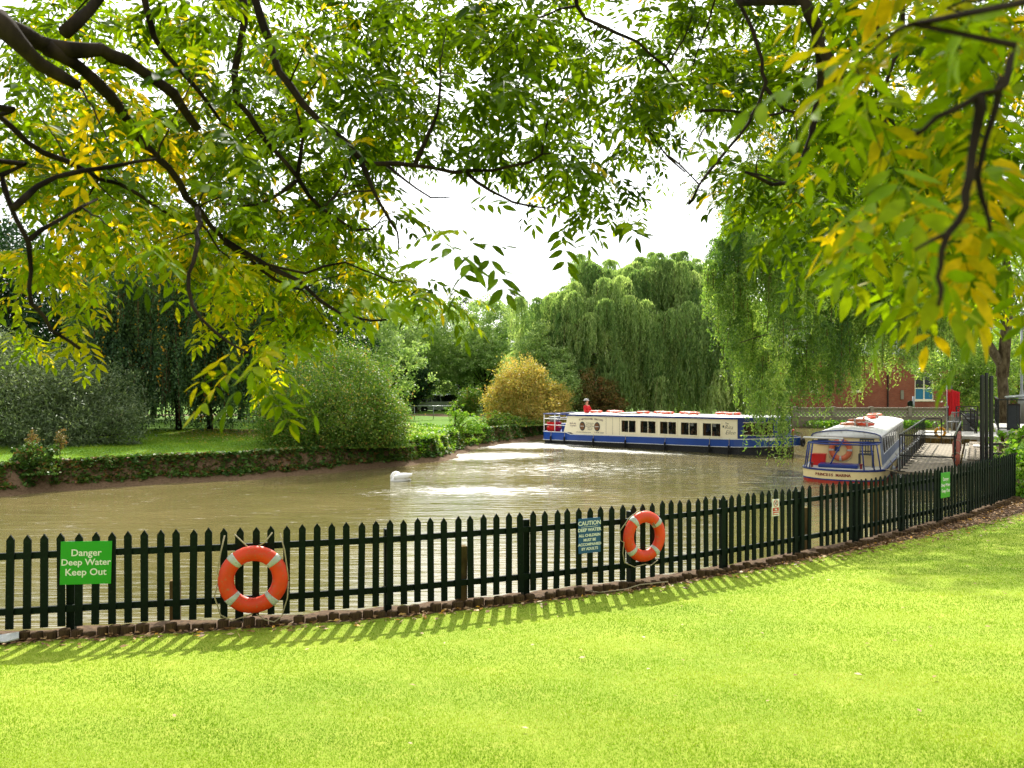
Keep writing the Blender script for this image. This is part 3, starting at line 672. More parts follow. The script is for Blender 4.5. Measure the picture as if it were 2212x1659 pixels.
# cabin
y0, y1 = .05, BW-.05; zr = lambda x: 1.55+.008*x
wins = [(5.3, 6.2), (6.45, 7.38), (7.6, 8.55), (8.78, 9.71), (9.97, 10.93)]; wz0, wz1 = .80, 1.44
for yy in (y0, y1):
    b = MB(); ya, yb = yy-.02, yy+.02
    b.prism([(1.5, zg(1.5)), (2.0, .66), (2.2, .57), (5.3, .6), (5.3, wz0), (5.3, wz1), (5.3, zr(5.3)), (1.8, zr(1.8))], ya, yb)
    xs_ = [5.3]+[v for w_ in wins for v in w_][1:]+[11.76]
    b.prism([(5.3, .6), (11.76, .72), (11.76, wz0), (5.3, wz0)], ya, yb); b.prism([(5.3, wz1), (11.76, wz1), (11.76, zr(11.76)), (5.3, zr(5.3))], ya, yb)
    for i in range(5):
        a0 = wins[i][1]; a1 = wins[i+1][0] if i < 4 else 11.76; b.box(a0, a1, ya, yb, wz0, wz1)
    b.build('cabin_side', M['cream'], boat)
    sgn = -1 if yy < 1 else 1
    for (a0, a1) in wins:
        f = MB(); yf_ = yy+sgn*.025
        for (p0, p1, q0, q1) in ((a0-.04, a0+.02, wz0-.03, wz1+.03), (a1-.02, a1+.04, wz0-.03, wz1+.03), (a0+.02, a1-.02, wz0-.03, wz0+.02), (a0+.02, a1-.02, wz1-.02, wz1+.03), ((a0+a1)/2-.015, (a0+a1)/2+.015, wz0+.02, wz1-.02)):
            f.box(p0, p1, min(yf_, yf_+sgn*.02), max(yf_, yf_+sgn*.02), q0, q1)
        wf = f.build('window', M['cream'], boat)
        g = MB(); g.box(a0, a1, yy-.004, yy+.004, wz0, wz1); g.build('pane', M['glass'], wf)
        c_ = MB(); rr = random.Random(int(a0*10))
        for k in range(2):
            e0 = a0+.02 if k == 0 else a1-.13
            c_.loft([[(e0+.02*math.sin(j*1.3)+j*.013, yy-sgn*(.05+.018*(j % 2)), z) for j in range(8)] for z in (wz0+.02, wz1-.05)], closed=False, cap=False)
        c_.build('curtain', M['curtain'], wf)
        if a0 > 8: 
            g = MB(); g.box(a0+.5, a0+.68, yy-sgn*.012-.002, yy-sgn*.012+.002, 1.26, 1.42); g.build('paper_notice', M['signwhite'], wf)
# roof
b = MB(); rp = lambda z, o: [(1.72-o, y0-.08-o, z+zr(1.7)), (11.8+o*.3, y0-.08-o, z+zr(12)), (13.4+o, .68-o, z+zr(13)), (13.4+o, 2.42+o, z+zr(13)), (11.8+o*.3, y1+.08+o, z+zr(12)), (1.72-o, y1+.08+o, z+zr(1.7))]
b.loft([rp(0, 0), rp(.085, 0)]); b.build('roof_edge', M['navy'], boat)
b = MB(); b.loft([[(x, y, zr(x)+.086+.07*(1-((y-1.55)/1.5)**2)) for y in np.linspace(y0-.04, y1+.04, 9)] for x in (1.74, 4, 6, 8, 10, 11.8)]+[[(13.35, y, zr(13.3)+.086+.07*(1-((y-1.55)/.9)**2)) for y in np.linspace(.72, 2.38, 9)]], closed=False, cap=False); 
o = b.build('roof', M['roofwhite'], boat, True); so = o.modifiers.new('s', 'SOLIDIFY'); so.thickness = .03
# front screen
for sgn_ in (1, -1):
    A_ = Vector((11.765, 1.55-sgn_*1.5, 0)); B_ = Vector((13.3, 1.55-sgn_*.80, 0)); sp = MB()
    def seg(u0, u1, za, zz, th=.045, o=0.0, m=sp):
        a_ = A_.lerp(B_, u0); b_ = A_.lerp(B_, u1); n_ = Vector((0, sgn_, 0))*th; n0 = Vector((0, -sgn_*o, 0))
        m.loft([[a_+n0+Vector((0, 0, za)), b_+n0+Vector((0, 0, za)), b_+n0+n_+Vector((0, 0, za)), a_+n0+n_+Vector((0, 0, za))], [a_+n0+Vector((0, 0, zz)), b_+n0+Vector((0, 0, zz)), b_+n0+n_+Vector((0, 0, zz)), a_+n0+n_+Vector((0, 0, zz))]])
    for u0, u1, za, zz in ((0, .16, .7, 1.655), (.94, 1, .7, 1.655), (.16, .94, .7, .92), (.16, .94, 1.5, 1.655)): seg(u0, u1, za, zz)
    pn = sp.build('bow_side_panel', M['navy'], boat); g = MB(); seg(.16, .94, .92, 1.5, .01, -.02, g); g.build('pane', M['tintglass'], pn)
    g = MB(); seg(.15, .95, 1.49, 1.515, .06, .008, g); seg(.15, .95, .905, .93, .06, .008, g); g.build('pane_trim', M['cream'], pn)
b = MB(); fx = 13.3
for (ya, yb, za, zz) in ((.75, .86, .75, 1.655), (2.24, 2.35, .75, 1.655), (.86, 2.24, .75, .97), (.86, 2.24, 1.54, 1.655), (1.52, 1.58, .97, 1.54)): b.box(fx, fx+.05, ya, yb, za, zz)
b.build('front_screen', M['navy'], boat)
b = MB(); b.box(fx+.02, fx+.03, .86, 1.52, .97, 1.54); b.box(fx+.02, fx+.03, 1.58, 2.24, .97, 1.54); b.build('front_pane', M['tintglass'], boat)
b = MB(); b.box(1.9, 11.7, .1, 3.0, .1, .14); b.box(1.9, 2.0, .1, 3.0, .14, 1.4); b.build('cabin_floor', M['interior'], boat)
b = MB(); b.box(11.2, 11.35, .4, 2.7, .15, .95); b.build('bulkhead', M['varnish'], boat)
for i in range(9):
    x = 5.3+i*.66
    for yy in (.35, 1.95):
        b = MB(); b.box(x, x+.05, yy, yy+.85, .15, .98); b.box(x, x+.42, yy, yy+.85, .3, .42); b.build('bench_seat', M['varnish'], boat)
b = MB(); b.extr([(12.6, .6), (13.2, .85), (13.7, 1.2), (13.95, 1.45), (13.95, 1.65), (13.7, 1.9), (13.2, 2.25), (12.6, 2.5)], .8, .9); b.build('foredeck', M['navy'], boat)
b = MB(); b.add([(12.75, .36, .79), (13.35, .71, .84), (13.4, .74, .70), (13.0, .48, .68)], [(0, 1, 2, 3)]); b.v = [(x, y-.03, z) for x, y, z in b.v]; b.build('white_bow_panel', M['white'], boat)
b = MB(); b.lathe([(.02, 0), (.035, .02), (.035, .25), (.06, .27), (.02, .3)], 10, Matrix.Translation((13.8, 1.55, .9))); b.build('bow_bollard', M['red'], boat)
# portholes
for sx in (2.79, 3.76):
    p_ = MB(); Mx = Matrix.Translation((sx, y0-.022, 1.03)) @ Matrix.Rotation(R(90), 4, 'X') @ Matrix.Diagonal((.86, 1.15, 1, 1))
    p_.lathe([(.16, 0), (.16, .03), (.2, .03), (.21, .01), (.21, 0)], 24, Mx); po = p_.build('porthole', M['greywood'], boat, True)
    g = MB(); g.lathe([(.0, .032), (.158, .031)], 24, Mx); g.v = [(x, y, z) for x, y, z in g.v]; g.build('porthole_pane', M['varnish'], po)
    g = MB(); g.box(sx-.13, sx+.13, y0-.062, y0-.056, 1.02, 1.045); g.build('porthole_bar', M['white'], po)
yt = y0-.024
# arched heading on the stern panel
def arc_text(s, size, x0, x1, zmid, sag, mat, name='lettering', parent=None):
    mbv = []; n = len(s); b = MB()
    for i, ch in enumerate(s):
        if ch == ' ': continue
        u = (i+.5)/n; x = x0+(x1-x0)*u; z = zmid+sag*(1-(2*u-1)**2); sl = -4*sag*(2*u-1)/(x1-x0)
        me = text_mesh(ch, size, extrude=.002, offset=.004); Mx = Matrix.Translation((x, yt, z)) @ Matrix.Rotation(-math.atan(sl), 4, 'Y') @ Matrix.Rotation(R(90), 4, 'X')
        b.add([Mx @ v.co for v in me.vertices], [tuple(p.vertices) for p in me.polygons]); bpy.data.meshes.remove(me)
    return b.build(name, mat, parent)
arc_text('SIGHTSEEING CRUISES', .125, 2.55, 4.15, 1.36, .07, M['purple'], parent=boat)
text('lettering', 'Bancroft', .12, (2.13, yt, 1.16), M['purple'], boat, shear=.3); text('lettering', 'Cruisers', .12, (2.17, yt, 1.04), M['purple'], boat, shear=.3)
b = MB()
for k in range(7):
    a = k*.9; b.lathe([(.0, 0), (.012+.004*(k % 3), .001), (.0, .003)], 7, Matrix.Translation((2.15+.17*math.cos(a), yt, 1.09+.13*math.sin(a))) @ Matrix.Rotation(R(90), 4, 'X'))
b.build('floral_emblem', M['purple'], boat)
for i, s in enumerate(('THE HOLIDAY INN', 'FULLY LICENSED', 'PRIVATE FUNCTIONS', 'CREAM TEAS', '& BUFFETS')): text('lettering', s, .062, (3.275, yt, 1.2-.085*i), M['ink'], boat)
text('lettering', 'www.bancroftcruisers.co.uk', .085, (2.85, yt, .705), M['ink'], boat); text('lettering', 'Tel 01789 269669', .085, (3.88, yt, .715), M['ink'], boat)
text('lettering', 'The', .12, (11.22, yt, 1.44), M['ink'], boat, shear=.35); text('lettering', 'Rita', .27, (11.32, yt, 1.26), M['ink'], boat, shear=.35, offset=-.004); text('lettering', 'Ellen', .27, (11.4, yt, 1.01), M['ink'], boat, shear=.35, offset=-.004)
b = MB(); b.box(11.03, 11.09, yt-.02, yt, 1.25, 1.34); b.build('side_lamp', M['lead'], boat)
b = MB()
for x in (4.33, 4.75, 5.18): b.box(x, x+.012, yt-.004, yt+.002, .66, 1.55)
b.build('panel_joint', M['plaster'], boat)
# stern rail
st = MB()
for x, y in ((.05, .12), (.85, .08), (1.7, .1), (.0, 1.55), (.05, 2.98), (.85, 3.0), (1.7, 3.0)): st.tube([(x, y, .62), (x, y, 1.62)], .028, 8)
for z in (1.02, 1.36): st.tube([(1.7, .1, z), (.85, .08, z), (.05, .12, z), (.0, 1.55, z), (.05, 2.98, z), (1.7, 3.0, z)], .02, 8)
st.build('stern_rail', M['white'], boat, True)
st = MB(); st.tube([(1.8, .1, 1.64), (.85, .08, 1.63), (.02, .1, 1.62), (-.03, 1.55, 1.62), (.02, 3.0, 1.62), (1.8, 3.0, 1.64)], .032, 8); st.build('stern_handrail', M['navy'], boat, True)
b = MB(); b.box(0.0, 1.9, .1, 3.0, .5, .62); b.build('stern_deck', M['navy'], boat); b = MB(); b.box(1.0, 1.55, .5, 1.7, .62, 1.1); b.build('stern_locker', M['blue'], boat, bevel=.02)
def in_boat(v): return boat_mat @ Vector(v)
boat_mat = Matrix.Translation((1.69, 46.0, ZW)) @ Matrix.Rotation(BR, 4, 'Z')
def crate(label, loc, rz, sx, sy, sz, mat, name='storage_box', lid=None):
    t = empty(name, loc, rz); tag(t, label, 'box'); b = MB()
    b.loft([[(-sx*.43, -sy*.43, 0), (sx*.43, -sy*.43, 0), (sx*.43, sy*.43, 0), (-sx*.43, sy*.43, 0)], [(-sx*.5, -sy*.5, sz*.93), (sx*.5, -sy*.5, sz*.93), (sx*.5, sy*.5, sz*.93), (-sx*.5, sy*.5, sz*.93)]]); b.build('box_body', mat, t, bevel=.015)
    b = MB(); b.box(-sx*.53, sx*.53, -sy*.53, sy*.53, sz*.931, sz); b.build('lid', lid or mat, t, bevel=.01)
    for i in range(3): b = MB(); b.box(-sx*.46+i*sx*.31, -sx*.46+i*sx*.31+sx*.25, -sy*.487, -sy*.47, sz*.35, sz*.75); b.build('ribbed_panel', mat, t)
    return t
for z, lab in ((.62, 'lower of two red plastic boxes behind the stern rail of the turning boat'), (.9, 'upper of two red plastic boxes behind the stern rail of the turning boat')):
    crate(lab, in_boat((.5, .45, z)), BR, .68, .5, .27, M['red'])
crate('pale grey box standing on the red boxes at the stern of the turning boat', in_boat((.5, .5, 1.17)), BR, .5, .4, .3, M['steel'])
# fenders, driver, passengers, roof lifebuoys
for i, (x, lab) in enumerate(((.68, 'nearest the stern'), (1.63, 'at the step in the blue gunwale'), (3.57, 'between the two portholes'), (5.6, 'below the first cabin window'), (7.94, 'below the third cabin window'), (10.37, 'below the last cabin window'), (11.38, 'below the painted boat name'))):
    t = empty('fender', in_boat((x, -.08, 0)), BR); tag(t, 'black fender on the side of the turning boat, '+lab, 'fender', 'fenders along the side of the turning boat')
    b = MB(); b.lathe([(.015, .02), (.05, .05), (.055, .2), (.05, .38), (.015, .42)], 10); b.build('fender_body', M['tyre'], t, True); b = MB(); b.tube([(0, 0, .41), (.01, .02, .5), (0, .05, zg(x)+.03)], .012, 6); b.build('rope', M['rope'], t)
person('man in a red coat and white hat steering at the stern of the turning boat', in_boat((2.35, 1.0, .66)), BR, hat=True, top='redcloth')
pcs = ['darkcloth', 'redcloth', 'tarp', 'darkcloth', 'greywood', 'white', 'redcloth', 'darkcloth', 'navy']
wn = ['second', 'second', 'third', 'third', 'fourth', 'fourth', 'fifth', 'fifth', 'first']
cn = {'darkcloth': 'dark', 'redcloth': 'red', 'tarp': 'grey-blue', 'greywood': 'grey', 'white': 'white', 'navy': 'navy'}
for i, (x, y) in enumerate(((6.75, .5), (7.1, .9), (7.95, .5), (8.3, .8), (9.15, .5), (9.5, .9), (10.3, .5), (10.65, .85), (5.9, 1.0))):
    side = 'nearer the stern' if i % 2 == 0 else 'nearer the bow'
    if i == 8: side = 'alone'
    person('seated passenger in %s behind the turning boat\'s %s window from the stern, %s' % (cn[pcs[i]], wn[i], side), in_boat((x, y, -.17)), BR+(R(random.uniform(-25, 25)) if i % 3 else R(200)), True, pcs[i], group='passengers inside the turning boat')
od = ['first', 'second', 'third', 'fourth', 'fifth', 'sixth', 'seventh', 'eighth', 'ninth', 'tenth']
for i, (x, y, dz) in enumerate(((3.0, 1.0, 0), (3.7, 1.6, .0), (4.4, 1.0, 0), (6.0, 1.0, 0), (6.75, 1.5, 0), (7.5, .9, 0), (8.2, 1.6, 0), (8.9, 1.0, 0), (10.2, 1.6, 0), (11.0, 1.2, 0))):
    t = lifebuoy('orange lifebuoy lying on the roof of the turning boat, %s from its stern' % od[i], in_boat((x, y, zr(x)+.086+.07+.07)), BR+i, .95, flatlie=True, group='lifebuoys on the roof of the turning boat', phase=45)
b = MB(); b.box(4.75, 5.7, .5, 2.6, zr(5)+.14, zr(5)+.2); b.build('roof_hatch', M['deckgrey'], boat, bevel=.02)
# tyre at the bow
t = empty('tyre_fender', in_boat((14.2, 1.55, .62)), BR); tag(t, 'round black tyre hung on the bow of the turning boat, seen through the willow strands', 'tyre'); b = MB(); rings = []
for a in np.linspace(0, 2*math.pi, 21): rings.append([(.05+.06*math.sin(q), (.15+.07*math.cos(q))*math.cos(a), (.15+.07*math.cos(q))*math.sin(a)) for q in np.linspace(0, 6.283, 10, endpoint=False)])
b.loft(rings, cap=False); b.build('tyre_wall', M['tyre'], t, True); b = MB(); b.tube([(.02, 0, .2), (-.1, 0, .35)], .012, 6); b.build('rope', M['rope'], t)

# ------------------------------------------------------------------ the moored boat
d2 = Vector((.4745, .880, 0)).normalized(); MR = math.atan2(d2.y, d2.x); MO = Vector((10.8, 27.0, ZW)); mm = Matrix.Translation(MO) @ Matrix.Rotation(MR, 4, 'Z')
mar = empty('moored_boat', MO, MR); tag(mar, 'moored cream boat with a red waterline and white roof, its rounded stern facing the fence', 'boat')
def stern_curve(hw, dep, n=17, x0=0.0):
    return [(x0+dep*(1-math.cos(t)), -hw*math.sin(t)) for t in np.linspace(-math.pi/2, math.pi/2, n)]
def mplan(off):
    c = stern_curve(1.3+off, 1.0+off, 17, -off); return c+[(3, -1.33-off), (8, -1.38-off), (13, -1.35-off), (16, -1.0-off), (18+off, 0), (16, 1.0+off), (13, 1.35+off), (8, 1.38+off), (3, 1.33+off)]
for nme, mt, za, zb_, of in (('hull', 'redhull', -.4, .11, -.015), ('waterline_band', 'navy', .108, .15, .01), ('cream_topsides', 'cream_old', .148, .42, 0), ('gunwale', 'navy', .418, .47, .02)):
    b = MB(); b.extr(mplan(of), za, zb_); b.build(nme, M[mt], mar)
b = MB(); b.extr(mplan(-.06), .46, .478); b.build('deck', M['deckgrey'], mar)
# lettering round the stern
b = MB(); tx = 'PRINCESS MARINA'; wch = [dict(I=.5, M=1.35).get(c_, .8 if c_ == ' ' else 1.0) for c_ in tx]; wt = sum(wch)
for i, ch in enumerate(tx):
    y = -.80+1.13*(sum(wch[:i])+wch[i]/2)/wt
    if ch == ' ': continue
    th = math.asin(max(-1, min(1, y/1.3))); x = 1.0*(1-math.cos(th)); slope = math.atan2(math.sin(th)*1.0, 1.3*math.cos(th))
    me = text_mesh(ch, .125, extrude=.003, offset=.003); Mx = Matrix.Translation((x-.006, -y, .285)) @ Matrix.Rotation(R(-90)+slope, 4, 'Z') @ Matrix.Rotation(R(90), 4, 'X')
    b.add([Mx @ v.co for v in me.vertices], [tuple(p.vertices) for p in me.polygons]); bpy.data.meshes.remove(me)
b.build('lettering', M['darkred'], mar)
# cabin
prof = [(-1.15, .47), (-1.05, 1.46), (-.6, 1.56), (0, 1.6), (.6, 1.56), (1.05, 1.46), (1.15, .47)]
b = MB(); b.add([(1.8, y, z) for y, z in prof]+[(1.84, y, z) for y, z in prof], [tuple(range(7)), tuple(range(13, 6, -1))]+[(i, 7+i, 7+(i+1) % 7, (i+1) % 7) for i in range(7)]); b.build('aft_bulkhead', M['cream_old'], mar)
rfp = [(-1.13, 1.44), (-1.1, 1.52), (-.95, 1.585), (-.6, 1.645), (0, 1.69), (.6, 1.645), (.95, 1.585), (1.1, 1.52), (1.13, 1.44)]
b = MB(); b.loft([[(x, y, z+.04*0) for y, z in rfp] for x in (1.7, 5, 9, 13, 16.3)]); b.build('roof', M['roofwhite'], mar, True)
b = MB(); b.tube([(1.69, y, z+.01) for y, z in rfp], .018, 6); b.build('roof_edge', M['navy'], mar)
for sg in (-1, 1):
    b = MB(); b.loft([[(x, sg*1.15, .47), (x, sg*1.10, .95), (x, sg*1.05, 1.46), (x, sg*1.02, 1.46), (x, sg*1.07, .95), (x, sg*1.12, .47)] for x in (1.85, 16.2)]); b.build('cabin_side', M['tarp'], mar)
    for k in range(11):
        x = 2.9+k*1.2; f = MB(); f.loft([[(x, sg*1.118, .82), (x, sg*1.075, 1.38), (x+.95, sg*1.075, 1.38), (x+.95, sg*1.118, .82)], [(x, sg*1.126, .82), (x, sg*1.083, 1.38), (x+.95, sg*1.083, 1.38), (x+.95, sg*1.126, .82)]]); wf = f.build('side_window', M['tintglass'], mar)
        f = MB(); f.tube([(x, sg*1.125, .82), (x, sg*1.083, 1.38), (x+.95, sg*1.083, 1.38), (x+.95, sg*1.125, .82)], .016, 5, closed=True); f.build('window_frame', M['white'], wf)
b = MB(); b.box(16.2, 16.25, -1.05, 1.05, .47, 1.6); b.build('fore_bulkhead', M['cream_old'], mar)
# stern railing
def rc(hw, dep, z, a0=-math.pi/2, a1=math.pi/2, n=15, x0=.06): return [(x0+dep*(1-math.cos(t)), -hw*math.sin(t), z) for t in np.linspace(a0, a1, n)]
b = MB(); b.tube([(1.8, 1.12, 1.30)]+[(x, -y, z) for x, y, z in rc(1.12, .9, 1.3)]+[(1.8, -1.12, 1.30)], .026, 8); b.build('stern_handrail', M['navy'], mar, True)
b = MB()
for th in (-1.45, -1.15, -.95, .62, .95, 1.25): 
    b = MB(); b.tube([(.04+.98*(1-math.cos(th)), -1.24*math.sin(th), .47), (.08+.88*(1-math.cos(th)), -1.12*math.sin(th), 1.3)], .022, 8); b.build('rail_post', M['navy'], mar, True)
b = MB(); b.box(.5, 1.15, -.5, .75, .479, .6); b.build('deck_locker', M['navy'], mar, bevel=.03)
b = MB(); b.tube([(.55, .35, .6), (.62, .2, .95), (.7, -.04, 1.42), (.7, .0, 1.46)], .024, 8); b.build('tiller_post', M['navy'], mar, True)
b = MB(); b.tube([(.7, -.02, 1.46), (.72, 1.25, 1.47)], .03, 8); b.build('tiller_bar', M['white'], mar, True)
for y in (.95, -.6):
    b = MB(); b.lathe([(.05, .478), (.035, .5), (.035, .6), (.06, .61), (.06, .64), (.01, .65)], 10, Matrix.Translation((.55, y, 0))); b.build('mooring_bollard', M['darkred'], mar, True)
b = MB(); b.box(1.7, 1.8, .57, .92, 1.18, 1.37); b.build('instrument_box', M['lead'], mar, bevel=.01)
b = MB(); b.lathe([(.0, 0), (.03, .002), (.03, .012)], 12, Matrix.Translation((1.69, .75, 1.27)) @ Matrix.Rotation(R(-90), 4, 'Y')); b.build('dial', M['steel'], mar)
b = MB(); b.box(1.76, 1.799, .22, .36, .95, 1.1); b.build('notice_plate', M['navy'], mar)
b = MB(); b.loft([[(8.0, -.45, 1.64), (8.0, .45, 1.64), (8.0, 0, 1.86)], [(9.6, -.45, 1.64), (9.6, .45, 1.64), (9.6, 0, 1.86)]]); b.build('skylight', M['roofwhite'], mar)
b = MB(); b.tube([(7.99, -.45, 1.66), (7.99, 0, 1.87), (7.99, .45, 1.66)], .015, 5); b.build('skylight_edge', M['ink'], mar)
def in_mar(v): return mm @ Vector(v)
lifebuoy('faded orange lifebuoy fixed on the cream bulkhead at the stern of the moored boat', in_mar((1.7, .17, 1.0)), MR-R(90), 1.04, old=True, phase=0)
crate('bright red plastic box on the stern deck of the moored boat', in_mar((1.35, .85, .478)), MR-R(90), .5, .36, .4, M['red'], 'red_box')
for i, (x, y, z, lab) in enumerate(((5.2, .25, 1.76, 'nearest the stern, at the left'), (5.3, -.3, 1.75, 'nearest the stern, at the right'), (5.5, .0, 1.89, 'on top of the two nearest the stern'), (12.0, .05, 1.76, 'in the far group, lying lowest'), (12.2, -.1, 1.88, 'in the far group, uppermost'))):
    lifebuoy('lifebuoy on the moored boat\'s white roof, '+lab, in_mar((x, y, z)), MR+i*1.1, .9, old=(i % 2 == 0), flatlie=True, group='lifebuoys on the roof of the moored boat', tilt=.04*i-.06)
def slat_chair(label, loc, rz, mat, name='slatted_chair', h=.95, seat=.45, wd=.46):
    t = empty(name, loc, rz); tag(t, label, 'chair'); b = MB(); b.box(-wd/2, wd/2, -.21, .21, seat-.04, seat); b.build('seat', mat, t, bevel=.006)
    for x in (-wd/2+.02, wd/2-.02):
        b = MB(); b.bar((x, -.19, 0), (x, -.19, seat-.04), .04); b.build('leg', mat, t); b = MB(); b.bar((x, .19, 0), (x, .19, seat-.04), .04); b.build('leg', mat, t)
    b = MB()
    for x in np.linspace(-wd/2+.02, wd/2-.02, 6): b.bar((x, .19, seat), (x, .24, h-.03), .028, .02)
    b.bar((-wd/2, .245, h-.03), (wd/2, .245, h-.03), .03, .05); b.bar((-wd/2, .20, seat+.06), (wd/2, .20, seat+.06), .03, .04); b.build('backrest', mat, t)
    return t
slat_chair('dark grey slatted chair on the stern deck of the moored boat', in_mar((1.42, -.68, .478)), MR-R(90), M['greywood'])
b = MB(); pp = in_mar((.7, -1.3, .5)); b.tube([pp, pp+Vector((.5, -.1, -.12)), pp+Vector((1.0, -.2, -.02)), P(1948, 1016, 25.9)], .014, 6); b.tube([pp, pp+Vector((.3, .3, -.1)), P(1950, 1010, 27)], .012, 6)
tag(b.build('mooring_rope', M['rope'], None, True), 'pale mooring rope running from the stern of the moored boat to the pontoon', 'rope')
for i in range(4):
    x = 3+3.2*i; t = empty('side_fender', in_mar((x, -1.42, 0)), MR); tag(t, 'grey round fender between the moored boat and the pontoon, %s from the stern' % od[i], 'fender', 'fenders beside the pontoon')
    b = MB(); b.lathe([(.03, .05), (.09, .12), (.1, .3), (.03, .42)], 10); b.build('fender_body', M['steel'], t, True); b = MB(); b.tube([(0, 0, .42), (0, .1, .6)], .012, 6); b.build('rope', M['rope'], t)
# ------------------------------------------------------------------ pontoon, walkway, landing
GD = Vector((.494, .869, 0)).normalized(); GR = math.atan2(GD.y, GD.x); GO = Vector((12.05, 25.6, 0)); gm = Matrix.Translation(GO) @ Matrix.Rotation(GR, 4, 'Z'); LEN = 14.0; WD = 1.62
pon = empty('pontoon', GO, GR); tag(pon, 'timber decked pontoon with black metal railings beside the moored boat', 'pontoon')
b = MB(); b.box(0, LEN, -WD, 0, -.16, -.08); b.build('deck', M['decking'], pon)
b = MB()
for x in np.arange(.2, LEN, 2.2): b.box(x, x+.5, -WD+.1, -.1, -.95, -.161)
b.build('floats', M['lead'], pon)
hz_ = 1.06
def rail_line(x0, x1, y, posts, parent, feet=True, mid=(.45,), h=hz_, base=-.08):
    b = MB(); b.bar((x0, y, h), (x1, y, h), .045); b.build('handrail', M['black'], parent)
    for z in mid: b = MB(); b.bar((x0, y, z), (x1, y, z), .035); b.build('mid_rail', M['black'], parent)
    for x in posts:
        b = MB(); b.bar((x, y, base), (x, y, h), .04); 
        if feet: b.bar((x, y-.16, base+.012), (x, y+.16, base+.012), .05, .02)
        b.build('railing_post', M['black'], parent)
rail_line(0, LEN, -.06, np.arange(0, LEN+.1, 1.0), pon)
rail_line(0, LEN*.8, -WD+.06, np.arange(0, LEN*.8+.1, 1.25), pon, False, mid=(.30, .65))
for z in (hz_, .42):
    b = MB(); b.bar((.0, -.06, z+.001), (.0, -WD+.06, z+.001), .045); b.build('end_rail', M['black'], pon)
for z in (hz_, .42):
    b = MB(); b.bar((LEN, -.06, z+.001), (LEN, -WD*.45, z+.001), .045); b.build('end_rail', M['black'], pon)
b = MB(); b.bar((LEN, -WD*.45, -.08), (LEN, -WD*.45, hz_), .045); b.build('railing_post', M['black'], pon)
for i in range(7):
    x = .7+i*1.6; b = MB(); b.bar((x, .03, .28), (x+.9, .03, .30), .10, .05); b.bar((x+.1, .03, -.1), (x+.1, .03, .27), .04); b.bar((x+.8, .03, -.1), (x+.8, .03, .27), .04); b.build('cleat_rail', M['steel'], pon)
def in_pon(v): return gm @ Vector(v)
# furled dark red banner tied on the right-hand rail
t = empty('furled_awning', in_pon((1.2, -WD+.02, -.05)), GR); tag(t, 'rolled dark red canvas tied along the right railing of the pontoon', 'canvas'); b = MB()
b.tube([(0, 0, .12), (.1, .02, .4), (.9, .03, .75), (2.4, .02, .9), (4.2, .0, .95)], [.07, .11, .12, .1, .06], 9); b.build('canvas_roll', M['canvas'], t, True)
for k, (x, z) in enumerate(((.1, .4), (.9, .75), (2.4, .9))): b = MB(); b.tube([(x+.12*math.cos(a)*.2, .02+.13*math.cos(a), z+.13*math.sin(a)) for a in np.linspace(0, 6.283, 12, endpoint=False)], .012, 5, closed=True); b.build('tie', M['rope'], t)
# walkway on the right of it
WO = Vector((16.05, 29.0, 0)); wm = Matrix.Translation(WO) @ Matrix.Rotation(GR, 4, 'Z'); wk = empty('walkway', WO, GR); tag(wk, 'narrow weathered timber walkway with mesh and stone patches right of the pontoon', 'walkway')
b = MB()
for k in range(20): b.box(.5*k, .5*k+.47, -1.05, -.05, -.06+.004*(k % 2), -.0+.006*(k % 3))
b.build('boards', M['decking'], wk); b = MB(); b.box(0, 10, -1.2, .1, -.9, -.065); b.build('bearer', M['plaster'], wk)
b = MB(); b.box(6.2, 7.4, -.9, -.2, .02, .05); b.build('access_cover', M['deckgrey'], wk, bevel=.01)
b = MB(); b.box(4.6, 5.0, -1.3, -1.1, -.05, .33); b.build('kerb_block', M['plaster'], wk)
ld = empty('landing_stage', P(2035, 941, 40.5), GR); ld.location.z = 0; tag(ld, 'raised concrete landing stage with timber piling at the far end of the pontoon', 'landing stage')
b = MB(); b.box(-1.2, 3.2, -2.4, 1.2, -.9, .18); b.build('slab', M['deckgrey'], ld, bevel=.02)
for k in range(9): b = MB(); b.box(-1.32, -1.21, -1.5+k*.28, -1.5+k*.28+.24, -1.1, .02+.02*(k % 2)); b.build('pile', M['oldwood'], ld)
def steel_frame(name, label, loc, rz, wd, ht, diag=True, nb=0, mat='black', th=.045):
    t = empty(name, loc, rz); tag(t, label, 'railing'); b = MB(); b.bar((0, 0, 0), (0, 0, ht), th); b.build('upright', M[mat], t); b = MB(); b.bar((wd, 0, 0), (wd, 0, ht), th); b.build('upright', M[mat], t)
    b = MB(); b.bar((0, 0, ht), (wd, 0, ht), th*1.02); b.build('top_rail', M[mat], t); b = MB(); b.bar((0, 0, .12), (wd, 0, .12), th*.9); b.build('bottom_rail', M[mat], t)
    if diag: b = MB(); b.bar((.03, 0, ht-.05), (wd-.03, .003, .16), th*.8); b.build('diagonal_brace', M[mat], t)
    for k in range(nb):
        x = wd*(k+1)/(nb+1); b = MB(); b.bar((x, 0, .12), (x, 0, ht), th*.45); b.build('baluster', M[mat], t)
    return t
steel_frame('gate_frame', 'black steel gate frame with a diagonal brace at the far end of the walkway', P(2074, 936, 37)+Vector((0, 0, 0)), R(4), .78, 1.0)
steel_frame('gate_frame', 'taller black steel braced frame just behind the folding chair', P(2066, 921, 41), R(3), 1.1, 1.0)
steel_frame('side_railing', 'black steel railing panel running up beside the red flags', P(2048, 935, 38), R(62), 3.4, 1.15, False, 5)
steel_frame('side_railing', 'black steel railing panel beside the walkway next to the tall posts', P(2106, 936, 35), R(64), 3.0, 1.0, False, 4)
